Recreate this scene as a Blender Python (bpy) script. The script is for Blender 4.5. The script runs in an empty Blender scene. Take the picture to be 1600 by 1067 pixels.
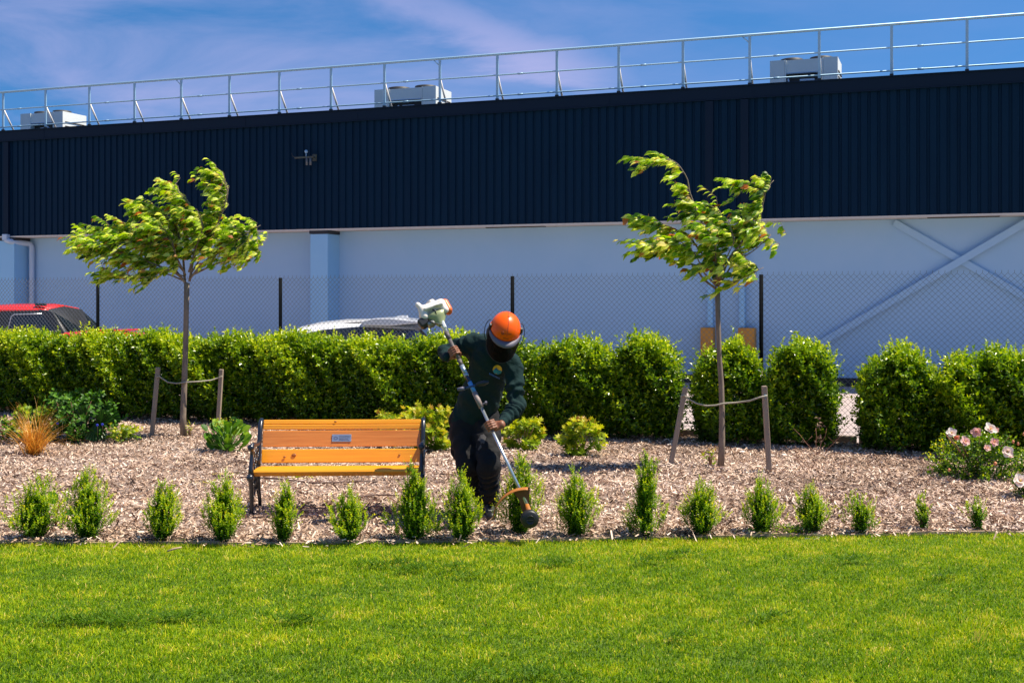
import bpy, math, random
import numpy as np
from mathutils import Vector, Matrix
R = math.radians
rng = np.random.default_rng(7)
random.seed(7)
C = bpy.context.scene.collection
S = bpy.context.scene

# ------------------------------------------------------------ camera, sky, sun, exposure
F = 1850.0; HZ = 466.0; CAMZ = 1.85
cam = bpy.data.objects.new('camera', bpy.data.cameras.new('camera'))
C.objects.link(cam)
cam.location = (0, 0, CAMZ); cam.rotation_euler = (R(90), 0, 0)
cam.data.sensor_width = 36; cam.data.lens = F/1600*36
cam.data.shift_y = -(533.5-HZ)/1600
cam.data.clip_end = 3000; cam.data.clip_start = .05
S.camera = cam
SUN_EL = R(62); SUN_DIR = Vector((1.0, 0.0, 0)).normalized()      # towards the sun, horizontally
sun = bpy.data.objects.new('sun', bpy.data.lights.new('sun', 'SUN'))
C.objects.link(sun)
sv = Vector((SUN_DIR.x*math.cos(SUN_EL), SUN_DIR.y*math.cos(SUN_EL), math.sin(SUN_EL)))
sun.rotation_euler = sv.to_track_quat('Z', 'Y').to_euler()
sun.location = (10, 0, 20)
sun.data.energy = 5.0; sun.data.angle = R(.5); sun.data.color = (1, .91, .76)
w = bpy.data.worlds.new('World'); S.world = w; w.use_nodes = True
nt = w.node_tree; nt.nodes.clear()
def wn(t, **k):
    n = nt.nodes.new(t)
    for a, b in k.items(): setattr(n, a, b)
    return n
out = wn('ShaderNodeOutputWorld'); bg = wn('ShaderNodeBackground')
sky = wn('ShaderNodeTexSky', sky_type='NISHITA', sun_disc=False, sun_elevation=SUN_EL,
         sun_rotation=math.atan2(SUN_DIR.x, SUN_DIR.y), air_density=1.0, dust_density=.2, ozone_density=3.0)
tc = wn('ShaderNodeTexCoord'); mp = wn('ShaderNodeVectorMath', operation='MULTIPLY_ADD')
mp.inputs[1].default_value = (1, 1, .85); mp.inputs[2].default_value = (0, 0, .20)
nm = wn('ShaderNodeVectorMath', operation='NORMALIZE')
nt.links.new(tc.outputs['Generated'], mp.inputs[0]); nt.links.new(mp.outputs[0], nm.inputs[0]); nt.links.new(nm.outputs[0], sky.inputs['Vector'])
tint = wn('ShaderNodeMix', data_type='RGBA', blend_type='MULTIPLY'); tint.inputs[0].default_value = 1
nt.links.new(sky.outputs[0], tint.inputs[6]); tint.inputs[7].default_value = (.50, 1.03, 1.42, 1)
# thin pinkish cirrus, streaked along the horizon and thicker to the left
st = wn('ShaderNodeMapping'); st.inputs['Scale'].default_value = (2.2, 2.2, 9); st.inputs['Rotation'].default_value = (0, R(-14), 0)
nz = wn('ShaderNodeTexNoise'); nz.inputs['Scale'].default_value = 1.6; nz.inputs['Detail'].default_value = 9; nz.inputs['Roughness'].default_value = .6; nz.inputs['Distortion'].default_value = .5
nt.links.new(tc.outputs['Generated'], st.inputs[0]); nt.links.new(st.outputs[0], nz.inputs[0])
rp = wn('ShaderNodeValToRGB'); rp.color_ramp.elements[0].position = .37; rp.color_ramp.elements[1].position = .78
nt.links.new(nz.outputs[0], rp.inputs[0])
sx = wn('ShaderNodeSeparateXYZ'); nt.links.new(tc.outputs['Generated'], sx.inputs[0])
mr = wn('ShaderNodeMapRange'); mr.inputs[1].default_value = -.35; mr.inputs[2].default_value = .30; mr.inputs[3].default_value = .66; mr.inputs[4].default_value = .10
nt.links.new(sx.outputs[0], mr.inputs[0])
mm0 = wn('ShaderNodeMath', operation='MULTIPLY'); nt.links.new(rp.outputs[0], mm0.inputs[0]); nt.links.new(mr.outputs[0], mm0.inputs[1])
def ma(op, a, b):
    n_ = wn('ShaderNodeMath', operation=op)
    for i_, q_ in enumerate((a, b)):
        if q_ is None: continue
        if isinstance(q_, (int, float)): n_.inputs[i_].default_value = q_
        else: nt.links.new(q_, n_.inputs[i_])
    return n_.outputs[0]
def ramp(v, a, b):
    n_ = wn('ShaderNodeMapRange', interpolation_type='SMOOTHSTEP'); nt.links.new(v, n_.inputs[0]); n_.inputs[1].default_value = a; n_.inputs[2].default_value = b; return n_.outputs[0]
# one broader pink streak of cirrus high over the roof
yy_ = ma('MAXIMUM', sx.outputs[1], .05); ax_s = ma('DIVIDE', sx.outputs[0], yy_); az_s = ma('DIVIDE', sx.outputs[2], yy_)
off_ = ma('ABSOLUTE', ma('SUBTRACT', ma('ADD', ma('ADD', az_s, ma('MULTIPLY', ax_s, .27)), ma('MULTIPLY', ma('SUBTRACT', nz.outputs[0], .5), .10)), .215), None)
stk = ma('MULTIPLY', ma('MULTIPLY', ramp(off_, .034, .0), ramp(ax_s, -.17, -.09)), ma('MULTIPLY', ramp(ax_s, .16, .02), ma('ADD', ma('MULTIPLY', nz.outputs[0], 1.1), -.10)))
mm = wn('ShaderNodeMath', operation='MAXIMUM'); nt.links.new(mm0.outputs[0], mm.inputs[0]); nt.links.new(stk, mm.inputs[1])
cl = wn('ShaderNodeMix', data_type='RGBA'); nt.links.new(mm.outputs[0], cl.inputs[0]); nt.links.new(tint.outputs[2], cl.inputs[6]); cl.inputs[7].default_value = (6.2, 5.7, 9.0, 1)
nt.links.new(cl.outputs[2], bg.inputs[0]); bg.inputs[1].default_value = .062
nt.links.new(bg.outputs[0], out.inputs[0])
S.view_settings.view_transform = 'Standard'; S.view_settings.look = 'None'; S.view_settings.gamma = 1
S.view_settings.exposure = .72

# ------------------------------------------------------------ helpers
def P(u, v, Y): return Vector(((u-800)/F*Y, Y, CAMZ-(v-HZ)/F*Y))
def G(u, v): Y = F*CAMZ/(v-HZ); return Vector(((u-800)/F*Y, Y, 0))
TH = math.atan(.37); TT = .37; CT, ST = math.cos(TH), math.sin(TH)
def plane_x(u, Y0): q = (u-800)/F; return q*Y0/(1+TT*q)          # x on the line Y = Y0 - .37 x seen at pixel u
def on_plane(u, Y0): x = plane_x(u, Y0); return Vector((x, Y0-TT*x, 0))
def zat(v, Y): return CAMZ-(v-HZ)/F*Y

def mesh_np(name, V, Fc, mats, parent=None, attr=None, smooth=False, matidx=None):
    """V (n,3), Fc (m,k) one polygon size."""
    V = np.asarray(V, np.float32); Fc = np.asarray(Fc, np.int32)
    me = bpy.data.meshes.new(name); k = Fc.shape[1]
    me.vertices.add(len(V)); me.vertices.foreach_set('co', V.ravel())
    me.loops.add(Fc.size); me.loops.foreach_set('vertex_index', Fc.ravel())
    me.polygons.add(len(Fc)); me.polygons.foreach_set('loop_start', np.arange(0, Fc.size, k, dtype=np.int32))
    me.polygons.foreach_set('use_smooth', np.full(len(Fc), smooth))
    if attr is not None:
        a = me.attributes.new('tone', 'FLOAT', 'POINT'); a.data.foreach_set('value', np.asarray(attr, np.float32))
    for m in (mats if isinstance(mats, (list, tuple)) else [mats]): me.materials.append(m)
    if matidx is not None: me.polygons.foreach_set('material_index', np.asarray(matidx, np.int32))
    me.update(calc_edges=True); me.validate()
    o = bpy.data.objects.new(name, me); C.objects.link(o)
    if parent: o.parent = parent
    return o

class MB:
    def __init__(s): s.v = []; s.f = []; s.m = []; s.s = []; s.cm = 0
    def add(s, vs, fs, smooth=False):
        b = len(s.v); s.v += [tuple(x) for x in vs]
        for f in fs: s.f.append([b+i for i in f]); s.m.append(s.cm); s.s.append(smooth)
        return s
    def box(s, c, d, M=None, bev=0):
        x, y, z = d[0]/2, d[1]/2, d[2]/2
        if bev <= 0:
            vs = [Vector((a*x, b*y, e*z)) for a in (-1, 1) for b in (-1, 1) for e in (-1, 1)]
            fs = [(0,1,3,2),(4,6,7,5),(0,4,5,1),(2,3,7,6),(0,2,6,4),(1,5,7,3)]
        else:
            b = min(bev, x*.99, y*.99, z*.99); vs = []; ids = {}
            for a in (-1,1):
                for e in (-1,1):
                    for g in (-1,1):
                        for k, q in enumerate(((x,y-b,z-b),(x-b,y,z-b),(x-b,y-b,z))):
                            ids[(a,e,g,k)] = len(vs); vs.append(Vector((a*q[0], e*q[1], g*q[2])))
            fs = []
            for a in (-1,1):
                fs.append([ids[(a,-1,-1,0)],ids[(a,1,-1,0)],ids[(a,1,1,0)],ids[(a,-1,1,0)]][::a])
                fs.append([ids[(-1,a,-1,1)],ids[(1,a,-1,1)],ids[(1,a,1,1)],ids[(-1,a,1,1)]][::-a])
                fs.append([ids[(-1,-1,a,2)],ids[(1,-1,a,2)],ids[(1,1,a,2)],ids[(-1,1,a,2)]][::a])
                for e in (-1,1):
                    fs.append([ids[(a,e,-1,0)],ids[(a,e,1,0)],ids[(a,e,1,1)],ids[(a,e,-1,1)]][::-a*e])
                    fs.append([ids[(a,-1,e,0)],ids[(a,1,e,0)],ids[(a,1,e,2)],ids[(a,-1,e,2)]][::a*e])
                    fs.append([ids[(-1,a,e,1)],ids[(1,a,e,1)],ids[(1,a,e,2)],ids[(-1,a,e,2)]][::-a*e])
                    for g in (-1,1): fs.append([ids[(a,e,g,0)],ids[(a,e,g,1)],ids[(a,e,g,2)]][::a*e*g])
        c = Vector(c)
        vs = [(M @ q if M else q)+c for q in vs]
        return s.add(vs, fs)
    def tube(s, pts, rs, n=8, cap=True, smooth=True, flat=None):
        pts = [Vector(p) for p in pts]
        if not isinstance(rs, (list, tuple)): rs = [rs]*len(pts)
        up = None; vs = []; fs = []
        for i, p in enumerate(pts):
            d = (pts[min(i+1, len(pts)-1)]-pts[max(i-1, 0)]).normalized()
            if up is None: up = Vector((0,0,1)) if abs(d.z) < .9 else Vector((0,1,0))
            a = d.cross(up).normalized(); b = a.cross(d).normalized(); up = b
            for k in range(n):
                t = 2*math.pi*(k+.5)/n
                vs.append(p+(a*math.cos(t)+b*math.sin(t)*(flat or 1))*rs[i])
        for i in range(len(pts)-1):
            for k in range(n):
                fs.append((i*n+k, i*n+(k+1)%n, (i+1)*n+(k+1)%n, (i+1)*n+k))
        s.add(vs, fs, smooth)
        if cap:
            b0 = len(s.v)-len(vs)
            for q in ([b0+k for k in range(n)][::-1], [b0+(len(pts)-1)*n+k for k in range(n)]):
                s.f.append(q); s.m.append(s.cm); s.s.append(False)
        return s
    def lathe(s, prof, n=24, M=None, smooth=True):          # prof: (r, z)
        vs = []; fs = []
        for r, z in prof:
            for k in range(n):
                t = 2*math.pi*k/n; q = Vector((r*math.cos(t), r*math.sin(t), z)); vs.append(M @ q if M else q)
        for i in range(len(prof)-1):
            for k in range(n): fs.append((i*n+k, i*n+(k+1)%n, (i+1)*n+(k+1)%n, (i+1)*n+k))
        return s.add(vs, fs, smooth)
    def ball(s, c, r, n=12, M=None):
        rr = r if isinstance(r, (tuple, list)) else (r, r, r); vs = []; fs = []
        h = n//2
        for i in range(h+1):
            a = math.pi*i/h
            for k in range(n):
                t = 2*math.pi*k/n; q = Vector((rr[0]*math.sin(a)*math.cos(t), rr[1]*math.sin(a)*math.sin(t), rr[2]*math.cos(a)))
                vs.append((M @ q if M else q)+Vector(c))
        for i in range(h):
            for k in range(n): fs.append((i*n+k, (i+1)*n+k, (i+1)*n+(k+1)%n, i*n+(k+1)%n))
        return s.add(vs, fs, True)
    def prism(s, poly, a, b, M=None):                       # poly in (x,z), extruded along y from a to b
        n = len(poly); vs = [Vector((x, a, z)) for x, z in poly]+[Vector((x, b, z)) for x, z in poly]
        ar = sum(poly[i][0]*poly[(i+1)%n][1]-poly[(i+1)%n][0]*poly[i][1] for i in range(n))
        idx = list(range(n)) if ar > 0 else list(range(n))[::-1]
        fs = [idx, [i+n for i in idx[::-1]]]
        for j in range(n):
            i0, i1 = idx[j], idx[(j+1)%n]; fs.append((i1, i0, i0+n, i1+n))
        if M: vs = [M @ q for q in vs]
        return s.add(vs, fs)
    def build(s, name, mats, parent=None, bevel=0, autosm=False):
        me = bpy.data.meshes.new(name); me.from_pydata(s.v, [], s.f)
        for m in (mats if isinstance(mats, (list, tuple)) else [mats]): me.materials.append(m)
        me.polygons.foreach_set('material_index', s.m); me.polygons.foreach_set('use_smooth', s.s)
        me.update()
        o = bpy.data.objects.new(name, me); C.objects.link(o)
        if parent: o.parent = parent
        if bevel:
            m = o.modifiers.new('bevel', 'BEVEL'); m.width = bevel; m.segments = 2; m.limit_method = 'ANGLE'; m.angle_limit = R(40)
        return o

def tag(o, label=None, cat=None, group=None, kind=None):
    if label: o['label'] = label
    if cat: o['category'] = cat
    if group: o['group'] = group
    if kind: o['kind'] = kind
    return o
def empty(name, loc, label, cat, group=None, rz=0):
    o = bpy.data.objects.new(name, None); C.objects.link(o); o.location = loc; o.rotation_euler = (0, 0, rz)
    o.empty_display_size = .2
    return tag(o, label, cat, group)

# ------------------------------------------------------------ materials
def mat(name, col, rough=.6, metal=0, var=None, bump=None, spec=.5, coat=0, stretch=None):
    """var = (scale, other colour, contrast); bump = (scale, distance)."""
    m = bpy.data.materials.new(name); m.use_nodes = True; t = m.node_tree; p = t.nodes['Principled BSDF']
    p.inputs['Base Color'].default_value = (*col, 1); p.inputs['Roughness'].default_value = rough
    p.inputs['Metallic'].default_value = metal; p.inputs['Specular IOR Level'].default_value = spec; p.inputs['Coat Weight'].default_value = coat
    if var or bump:
        tcn = t.nodes.new('ShaderNodeTexCoord'); mpn = t.nodes.new('ShaderNodeMapping')
        if stretch: mpn.inputs['Scale'].default_value = stretch
        t.links.new(tcn.outputs['Object'], mpn.inputs[0])
    if var:
        n = t.nodes.new('ShaderNodeTexNoise'); n.inputs['Scale'].default_value = var[0]; n.inputs['Detail'].default_value = 8; n.inputs['Roughness'].default_value = .62
        r = t.nodes.new('ShaderNodeValToRGB'); c = var[2] if len(var) > 2 else .2
        r.color_ramp.elements[0].position = .5-c/2; r.color_ramp.elements[1].position = .5+c/2
        r.color_ramp.elements[0].color = (*col, 1); r.color_ramp.elements[1].color = (*var[1], 1)
        t.links.new(mpn.outputs[0], n.inputs[0]); t.links.new(n.outputs[0], r.inputs[0]); t.links.new(r.outputs[0], p.inputs['Base Color'])
    if bump:
        n = t.nodes.new('ShaderNodeTexNoise'); n.inputs['Scale'].default_value = bump[0]; n.inputs['Detail'].default_value = 6
        b = t.nodes.new('ShaderNodeBump'); b.inputs['Distance'].default_value = bump[1]; b.inputs['Strength'].default_value = 1
        t.links.new(mpn.outputs[0], n.inputs[0]); t.links.new(n.outputs[0], b.inputs['Height']); t.links.new(b.outputs[0], p.inputs['Normal'])
    return m
def tonemat(name, stops, rough=.5, trans=.3, spec=.5, bump=None, tmul=(1.5, 1.6, .8)):
    """colour from the per-leaf 'tone' attribute"""
    m = bpy.data.materials.new(name); m.use_nodes = True; t = m.node_tree; p = t.nodes['Principled BSDF']
    a = t.nodes.new('ShaderNodeAttribute'); a.attribute_name = 'tone'
    r = t.nodes.new('ShaderNodeValToRGB'); e = r.color_ramp.elements
    e[0].position = stops[0][0]; e[0].color = (*stops[0][1], 1); e[1].position = stops[-1][0]; e[1].color = (*stops[-1][1], 1)
    for q, c in stops[1:-1]: x = e.new(q); x.color = (*c, 1)
    t.links.new(a.outputs['Fac'], r.inputs[0]); t.links.new(r.outputs[0], p.inputs['Base Color'])
    p.inputs['Roughness'].default_value = rough; p.inputs['Specular IOR Level'].default_value = spec
    if trans > 0:
        mu = t.nodes.new('ShaderNodeMix'); mu.data_type = 'RGBA'; mu.blend_type = 'MULTIPLY'; mu.inputs[0].default_value = 1
        mu.inputs[7].default_value = (*tmul, 1); t.links.new(r.outputs[0], mu.inputs[6])
        tr = t.nodes.new('ShaderNodeBsdfTranslucent'); t.links.new(mu.outputs[2], tr.inputs[0])
        mx = t.nodes.new('ShaderNodeMixShader'); mx.inputs[0].default_value = trans
        t.links.new(p.outputs[0], mx.inputs[1]); t.links.new(tr.outputs[0], mx.inputs[2]); t.links.new(mx.outputs[0], t.nodes['Material Output'].inputs[0])
    return m
M = {}
M['cladding'] = mat('navy_cladding', (.0005, .013, .034), .55, 0, (3, (.0008, .019, .046), .6), spec=.12, stretch=(1, 1, .15))
M['fascia'] = mat('navy_flashing', (.0006, .010, .028), .55, spec=.2)
M['wall'] = mat('blue_painted_panel', (.32, .52, .71), .8, 0, (.9, (.355, .545, .73), .4), (60, .002))
M['pilaster'] = mat('pale_blue_paint', (.27, .53, .76), .8, 0, (1.5, (.29, .55, .78), .4), (60, .002))
M['soffit'] = mat('pale_soffit', (.6, .56, .5), .8)
M['pipe'] = mat('pale_pipe', (.45, .56, .68), .5)
M['steel'] = mat('shade_blue_steel', (.30, .48, .62), .5, .2)  # galvanised steel with the blue of its shaded side put into the colour
M['steel_sunlit'] = mat('sunlit_steel', (.78, .72, .66), .5, .15)  # same galvanised steel for the braces, sunlight put into the colour
M['ac'] = mat('ac_casing', (.78, .80, .76), .55, 0, (2, (.70, .72, .68), .4))
M['acdark'] = mat('ac_coil', (.03, .03, .03), .6)
M['orange_guard'] = mat('ochre_guard', (.62, .28, .03), .6, 0, (5, (.5, .2, .02), .5))
M['dark'] = mat('dark_metal', (.02, .02, .022), .5)
M['slot'] = mat('dark_slot', (.05, .035, .02), .7)
M['concrete'] = mat('yard_concrete', (.46, .37, .34), .9, 0, (.8, (.38, .31, .29), .5), (90, .003))
M['kerb'] = mat('weathered_kerb', (.30, .24, .19), .9, 0, (14, (.18, .14, .11), .4), (50, .004))
M['soil'] = mat('mulch_soil', (.20, .145, .11), .95, 0, (40, (.36, .27, .22), .3), (60, .01))
M['ground'] = mat('dry_ground', (.16, .15, .10), .95, 0, (.3, (.2, .19, .12), .5))
M['turf'] = mat('turf_base', (.07, .13, .005), .95, 0, (3, (.10, .16, .012), .4), (80, .01))
M['stake'] = mat('weathered_stake', (.38, .29, .21), .85, 0, (18, (.24, .18, .13), .4), (30, .003), stretch=(1, 1, .12))
M['rope'] = mat('webbing_tie', (.42, .38, .30), .9, 0, (90, (.25, .22, .17), .3))
M['bark'] = mat('grey_brown_bark', (.28, .215, .16), .85, 0, (16, (.15, .11, .08), .4), (30, .004), stretch=(1, 1, .3))
M['stem'] = mat('brown_stem', (.12, .075, .04), .85)
M['twine'] = mat('red_brown_twig', (.26, .12, .07), .8)
M['hose'] = mat('brown_dripline', (.11, .06, .045), .6)
M['edging'] = mat('timber_edging', (.55, .38, .25), .85, 0, (12, (.26, .18, .12), .4))
M['wire'] = mat('galvanised_wire', (.17, .17, .20), .38, .4)
M['post'] = mat('black_post', (.004, .005, .006), .9, spec=.1)
M['hedge'] = tonemat('hedge_leaf', [(0, (.008, .028, .001)), (.35, (.08, .18, .002)), (.62, (.29, .41, .003)), (1, (.70, .68, .01))], .30, .32, .45)
M['box'] = tonemat('box_leaf', [(0, (.008, .038, .001)), (.35, (.085, .21, .003)), (.65, (.34, .45, .004)), (1, (.80, .66, .01))], .42, .38, .3)
M['treeleaf'] = tonemat('tree_leaf', [(0, (.02, .07, .001)), (.40, (.16, .32, .003)), (.68, (.47, .58, .006)), (.84, (.84, .88, .22)), (.95, (.42, .15, .03)), (1, (.40, .10, .03))], .45, .43)
M['maple'] = tonemat('yellow_green_leaf', [(0, (.05, .11, .004)), (.45, (.22, .33, .006)), (.8, (.56, .52, .01)), (1, (.40, .16, .04))], .45, .35)
M['grass'] = tonemat('lawn_grass', [(0, (.03, .09, .001)), (.35, (.15, .28, .002)), (.7, (.38, .47, .003)), (.9, (.66, .54, .02)), (1, (.78, .58, .16))], .55, .28, .15)
M['chips'] = tonemat('wood_chip', [(0, (.03, .018, .012)), (.32, (.23, .14, .09)), (.65, (.56, .38, .26)), (1, (.90, .72, .58))], .85, 0)
M['tan'] = tonemat('tan_sedge', [(0, (.22, .15, .015)), (.5, (.66, .30, .03)), (1, (.85, .50, .09))], .5, .3, tmul=(1.2, 1, .7))
M['broad'] = tonemat('broad_leaf', [(0, (.02, .07, .004)), (.6, (.08, .21, .006)), (1, (.26, .40, .02))], .5, .25, .3)
M['fan'] = tonemat('fan_leaf', [(0, (.012, .05, .010)), (1, (.04, .12, .02))], .4, .2)
M['petal'] = tonemat('rose_petal', [(0, (.95, .86, .78)), (.5, (.92, .60, .54)), (1, (.85, .28, .14))], .6, .40, .2, tmul=(1, .95, .9))
M['yolk'] = mat('flower_centre', (.7, .45, .08), .7)
M['blue_flower'] = mat('blue_petal', (.05, .07, .7), .6)
M['stone'] = mat('pale_stone', (.7, .66, .6), .8)
# ------------------------------------------------------------ leaves
T4 = (np.array([(0,0,0),(-.5,.45,.14),(0,1,-.05),(.5,.45,.14)], np.float32), np.array([(0,3,2),(0,2,1)]))
T8 = (np.array([(0,0,0),(-.38,.3,.10),(0,.33,.0),(.38,.3,.10),(-.42,.65,.06),(0,.68,-.06),(.42,.65,.06),(0,1.05,-.24)], np.float32),
      np.array([(0,3,2),(0,2,1),(1,2,5),(1,5,4),(2,3,6),(2,6,5),(4,5,7),(5,6,7)]))
TR = (np.array([(0,0,0),(-.40,.12,.08),(-.60,.5,.12),(-.42,.9,.06),(0,1.05,-.05),(.42,.9,.06),(.60,.5,.12),(.40,.12,.08),(0,.5,0)], np.float32),
      np.array([(8,0,7),(8,7,6),(8,6,5),(8,5,4),(8,4,3),(8,3,2),(8,2,1),(8,1,0)]))
TM = (np.array([(0,0,0),(-.30,.12,.03),(-.62,.30,.08),(-.30,.38,.04),(-.48,.72,.05),(-.14,.62,.0),(0,1.05,-.1),(.14,.62,0),(.48,.72,.05),(.30,.38,.04),(.62,.30,.08),(.30,.12,.03),(0,.4,0)], np.float32),
      np.array([(12,i+1 if i < 11 else 0,i) for i in range(12)]))
def nrm(a): return a/np.maximum(np.linalg.norm(a, axis=-1, keepdims=True), 1e-9)
class LV:
    def __init__(s): s.P = []; s.D = []; s.N = []; s.L = []; s.W = []; s.T = []
    def add(s, p, d, n, l, w, t):
        p = np.atleast_2d(p); k = len(p)
        s.P.append(p); s.D.append(np.broadcast_to(d, (k, 3))); s.N.append(np.broadcast_to(n, (k, 3)))
        for q, x in ((s.L, l), (s.W, w), (s.T, t)): q.append(np.broadcast_to(np.asarray(x, float), (k,)))
    def build(s, name, m, parent=None, tpl=T4, smooth=False):
        Pn, D, N = (np.concatenate(x).astype(np.float32) for x in (s.P, s.D, s.N)); L, W, T = (np.concatenate(x).astype(np.float32) for x in (s.L, s.W, s.T))
        D = nrm(D); X = nrm(np.cross(D, N)); Z = np.cross(X, D)
        v, f = tpl; k = len(v)
        V = Pn[:, None]+v[None, :, 0:1]*(X*W[:, None])[:, None]+v[None, :, 1:2]*(D*L[:, None])[:, None]+v[None, :, 2:3]*(Z*L[:, None])[:, None]
        Fc = f[None]+(np.arange(len(Pn))*k)[:, None, None]
        return mesh_np(name, V.reshape(-1, 3), Fc.reshape(-1, f.shape[1]), m, parent, np.repeat(np.clip(T, 0, 1), k), smooth)
def rv(n): return nrm(rng.normal(size=(n, 3)))
def shoots(lv, P0, D0, length, per, leaf, wl, tone0, tone1, spread=.9, tw=.12):
    """leafy shoots: starts P0 (n,3), directions D0, leaves placed spirally; tone rises towards the growing tip"""
    n = len(P0); D0 = nrm(D0); A = nrm(np.cross(D0, rv(n))); B = np.cross(D0, A)
    bend = rv(n)*.25
    for i in range(per):
        t = (i+.5)/per
        ph = i*2.4+rng.uniform(0, .8, n)
        rad = A*np.cos(ph)[:, None]+B*np.sin(ph)[:, None]
        p = P0+(D0*t+bend*t*t)*length[:, None]
        sp = spread*(1-.45*t)
        d = nrm(D0*(1-sp*.5)+rad*sp+rng.normal(size=(n, 3))*.15)
        nn = nrm(D0*.8-rad*.3+rng.normal(size=(n, 3))*.35+np.array([.25, 0, .55]))
        l = leaf*rng.uniform(.7, 1.15, n)*(1-.3*max(t-.7, 0)/.3)
        lv.add(p, d, nn, l, l*wl, tone0+(tone1-tone0)*t**1.5+rng.normal(size=n)*tw)
# ------------------------------------------------------------ ground, lawn, bed, yard
EX = [-9, -3.87, -1.92, 0, 1.99, 4.03, 9]; EY = [8.80, 8.93, 8.90, 9.00, 9.19, 9.33, 9.7]
def edgeY(x): return np.interp(x, EX, EY)
FY = 16.7                                   # fence line  Y = FY - .37 X
def fenceY(x): return FY-TT*x
def sheet(name, pts, z, m, kind='structure'):
    b = MB(); b.add([(x, y, z) for x, y in pts], [list(range(len(pts)))]); o = b.build(name, m); return tag(o, kind=kind)
sheet('ground', [(-900, -300), (900, -300), (900, 1500), (-900, 1500)], -.035, M['ground'])
sheet('lawn', [(-60, -20), (60, -20), (60, 12)]+[(x, edgeY(x)) for x in np.linspace(9, -9, 25)]+[(-60, 8)], -.008, M['turf'])
# mulch bed: gently uneven sheet
nx, ny = 200, 70; xs = np.linspace(-14, 14, nx); V = []
for j in range(ny):
    for i in range(nx):
        x = xs[i]; y = edgeY(x)+(fenceY(x)-.02-edgeY(x))*j/(ny-1)
        V.append((x, y, .004+.012*math.sin(x*2.1+y*1.3)*math.sin(y*1.7-x)+.006*math.sin(x*7+y*5)))
Fc = [(j*nx+i, j*nx+i+1, (j+1)*nx+i+1, (j+1)*nx+i) for j in range(ny-1) for i in range(nx-1)]
def mz(x, y): return .004+.012*np.sin(x*2.1+y*1.3)*np.sin(y*1.7-x)+.006*np.sin(x*7+y*5)
o = mesh_np('mulch_bed', V, Fc, M['soil'], smooth=True); tag(o, kind='structure')
WY = 26.8                                   # cladding face   Y = WY - .37 X
sheet('concrete_yard', [(-60, fenceY(-60)), (-14, fenceY(-14)), (14, fenceY(14)), (30, fenceY(30)), (30, WY+2-TT*30), (-60, WY+2+TT*60)], -.002, M['concrete'])
# wood chips
n = 190000
x = rng.uniform(-10.5, 9.5, n); t = rng.uniform(0, 1, n)**1.25; y = edgeY(x)+.02+(fenceY(x)-.1-edgeY(x))*t; sp = rng.random(n) < .006; y[sp] = edgeY(x[sp])-np.abs(rng.normal(0, .10, sp.sum()))
keep = np.abs(x) < .49*y+1.8; x = x[keep]; y = y[keep]; n = len(x)
Lc = rng.uniform(.018, .062, n)*rng.choice([.6, 1, 1, 1.25, 2.0], n); Wc = rng.uniform(.006, .016, n)
az = rng.uniform(0, 2*np.pi, n); tl = rng.normal(0, .42, n)
lv = LV(); d = np.stack([np.cos(az)*np.cos(tl), np.sin(az)*np.cos(tl), np.sin(tl)], 1)
nn = rng.normal(size=(n, 3))*.6+np.array([0, 0, 1])
p = np.stack([x, y, mz(x, y)+rng.uniform(.004, .028, n)+.02*(y < edgeY(x))], 1)-d*Lc[:, None]*.5
lv.add(p, d, nn, Lc, Wc, rng.normal(.57, .28, n)+.14*np.sin(x*1.7+y)*np.sin(y*2.3)+.10*np.sin(x*6+y*3)*np.sin(y*8-x*2))
TC = (np.array([(-.5,0,0),(.5,.05,.02),(.42,1,0),(-.35,.93,.05)], np.float32), np.array([(0,1,2),(0,2,3)]))
o = lv.build('wood_chips', M['chips'], None, TC); tag(o, 'pale pinkish brown wood chip mulch covering the garden bed', 'mulch', kind='stuff')
# lawn grass
def patch(x, y):
    return (np.sin(x*1.3+1.2*np.sin(y*2.1))*np.sin(y*3.7+.8*np.sin(x*1.9))*.5+.35*np.sin(x*3.9+y*2.2+2)*np.sin(y*7.3-x*1.1)+.25*np.sin(x*9.1+y*11)*np.sin(x*6.2-y*13))
n = 480000
y = 4.7+(9.4-4.7)*rng.uniform(0, 1, n); x = rng.uniform(-1, 1, n)*(.47*y+.5)
k = (y < edgeY(x)+.012*np.sin(x*23)+.0); x = x[k]; y = y[k]; n = len(x)
pt = patch(x, y)
hgt = rng.uniform(.014, .034, n)*(1+.35*pt)*np.where(rng.random(n) < .02, 1.9, 1)
near = np.clip((y-(edgeY(x)-.12))/.12, 0, 1); hgt *= 1+.15*near
az = rng.uniform(0, 2*np.pi, n); lean = np.abs(rng.normal(0, .85, n))
d = np.stack([np.cos(az)*np.sin(lean)+.10, np.sin(az)*np.sin(lean), np.cos(lean)], 1)
lv = LV(); nn = np.stack([np.cos(az), np.sin(az), np.full(n, .6)], 1)+rng.normal(size=(n, 3))*.3
tone = .43+.17*pt+.09*np.sin(x*17+y*9)*np.sin(y*27-x*5)+rng.normal(0, .20, n)+np.where(rng.random(n) < .08, .38, 0)
band = .5+.5*np.sin(y*2.6+.3*np.sin(x*.8)); tone += .05*(y-7)-.10*band-.12*np.exp(-((y-6.72-.06*np.sin(x*1.7))/.06)**2)*(x < .4)+.16*(np.sin(x*4.3+y*9)*np.sin(x*7.7-y*5.1) > .55)
lv.add(np.stack([x, y, np.full(n, -.006)], 1), d, nn, hgt, rng.uniform(.003, .0055, n), tone)
TG = (np.array([(-.5,0,0),(.5,0,0),(.38,.55,.06),(-.38,.55,.06),(0,1,.26)], np.float32), np.array([(0,1,2),(0,2,3),(3,2,4)]))
o = lv.build('grass', M['grass'], None, TG); tag(o, 'short bright green mown lawn with yellowish patches', 'grass', kind='stuff')
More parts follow.
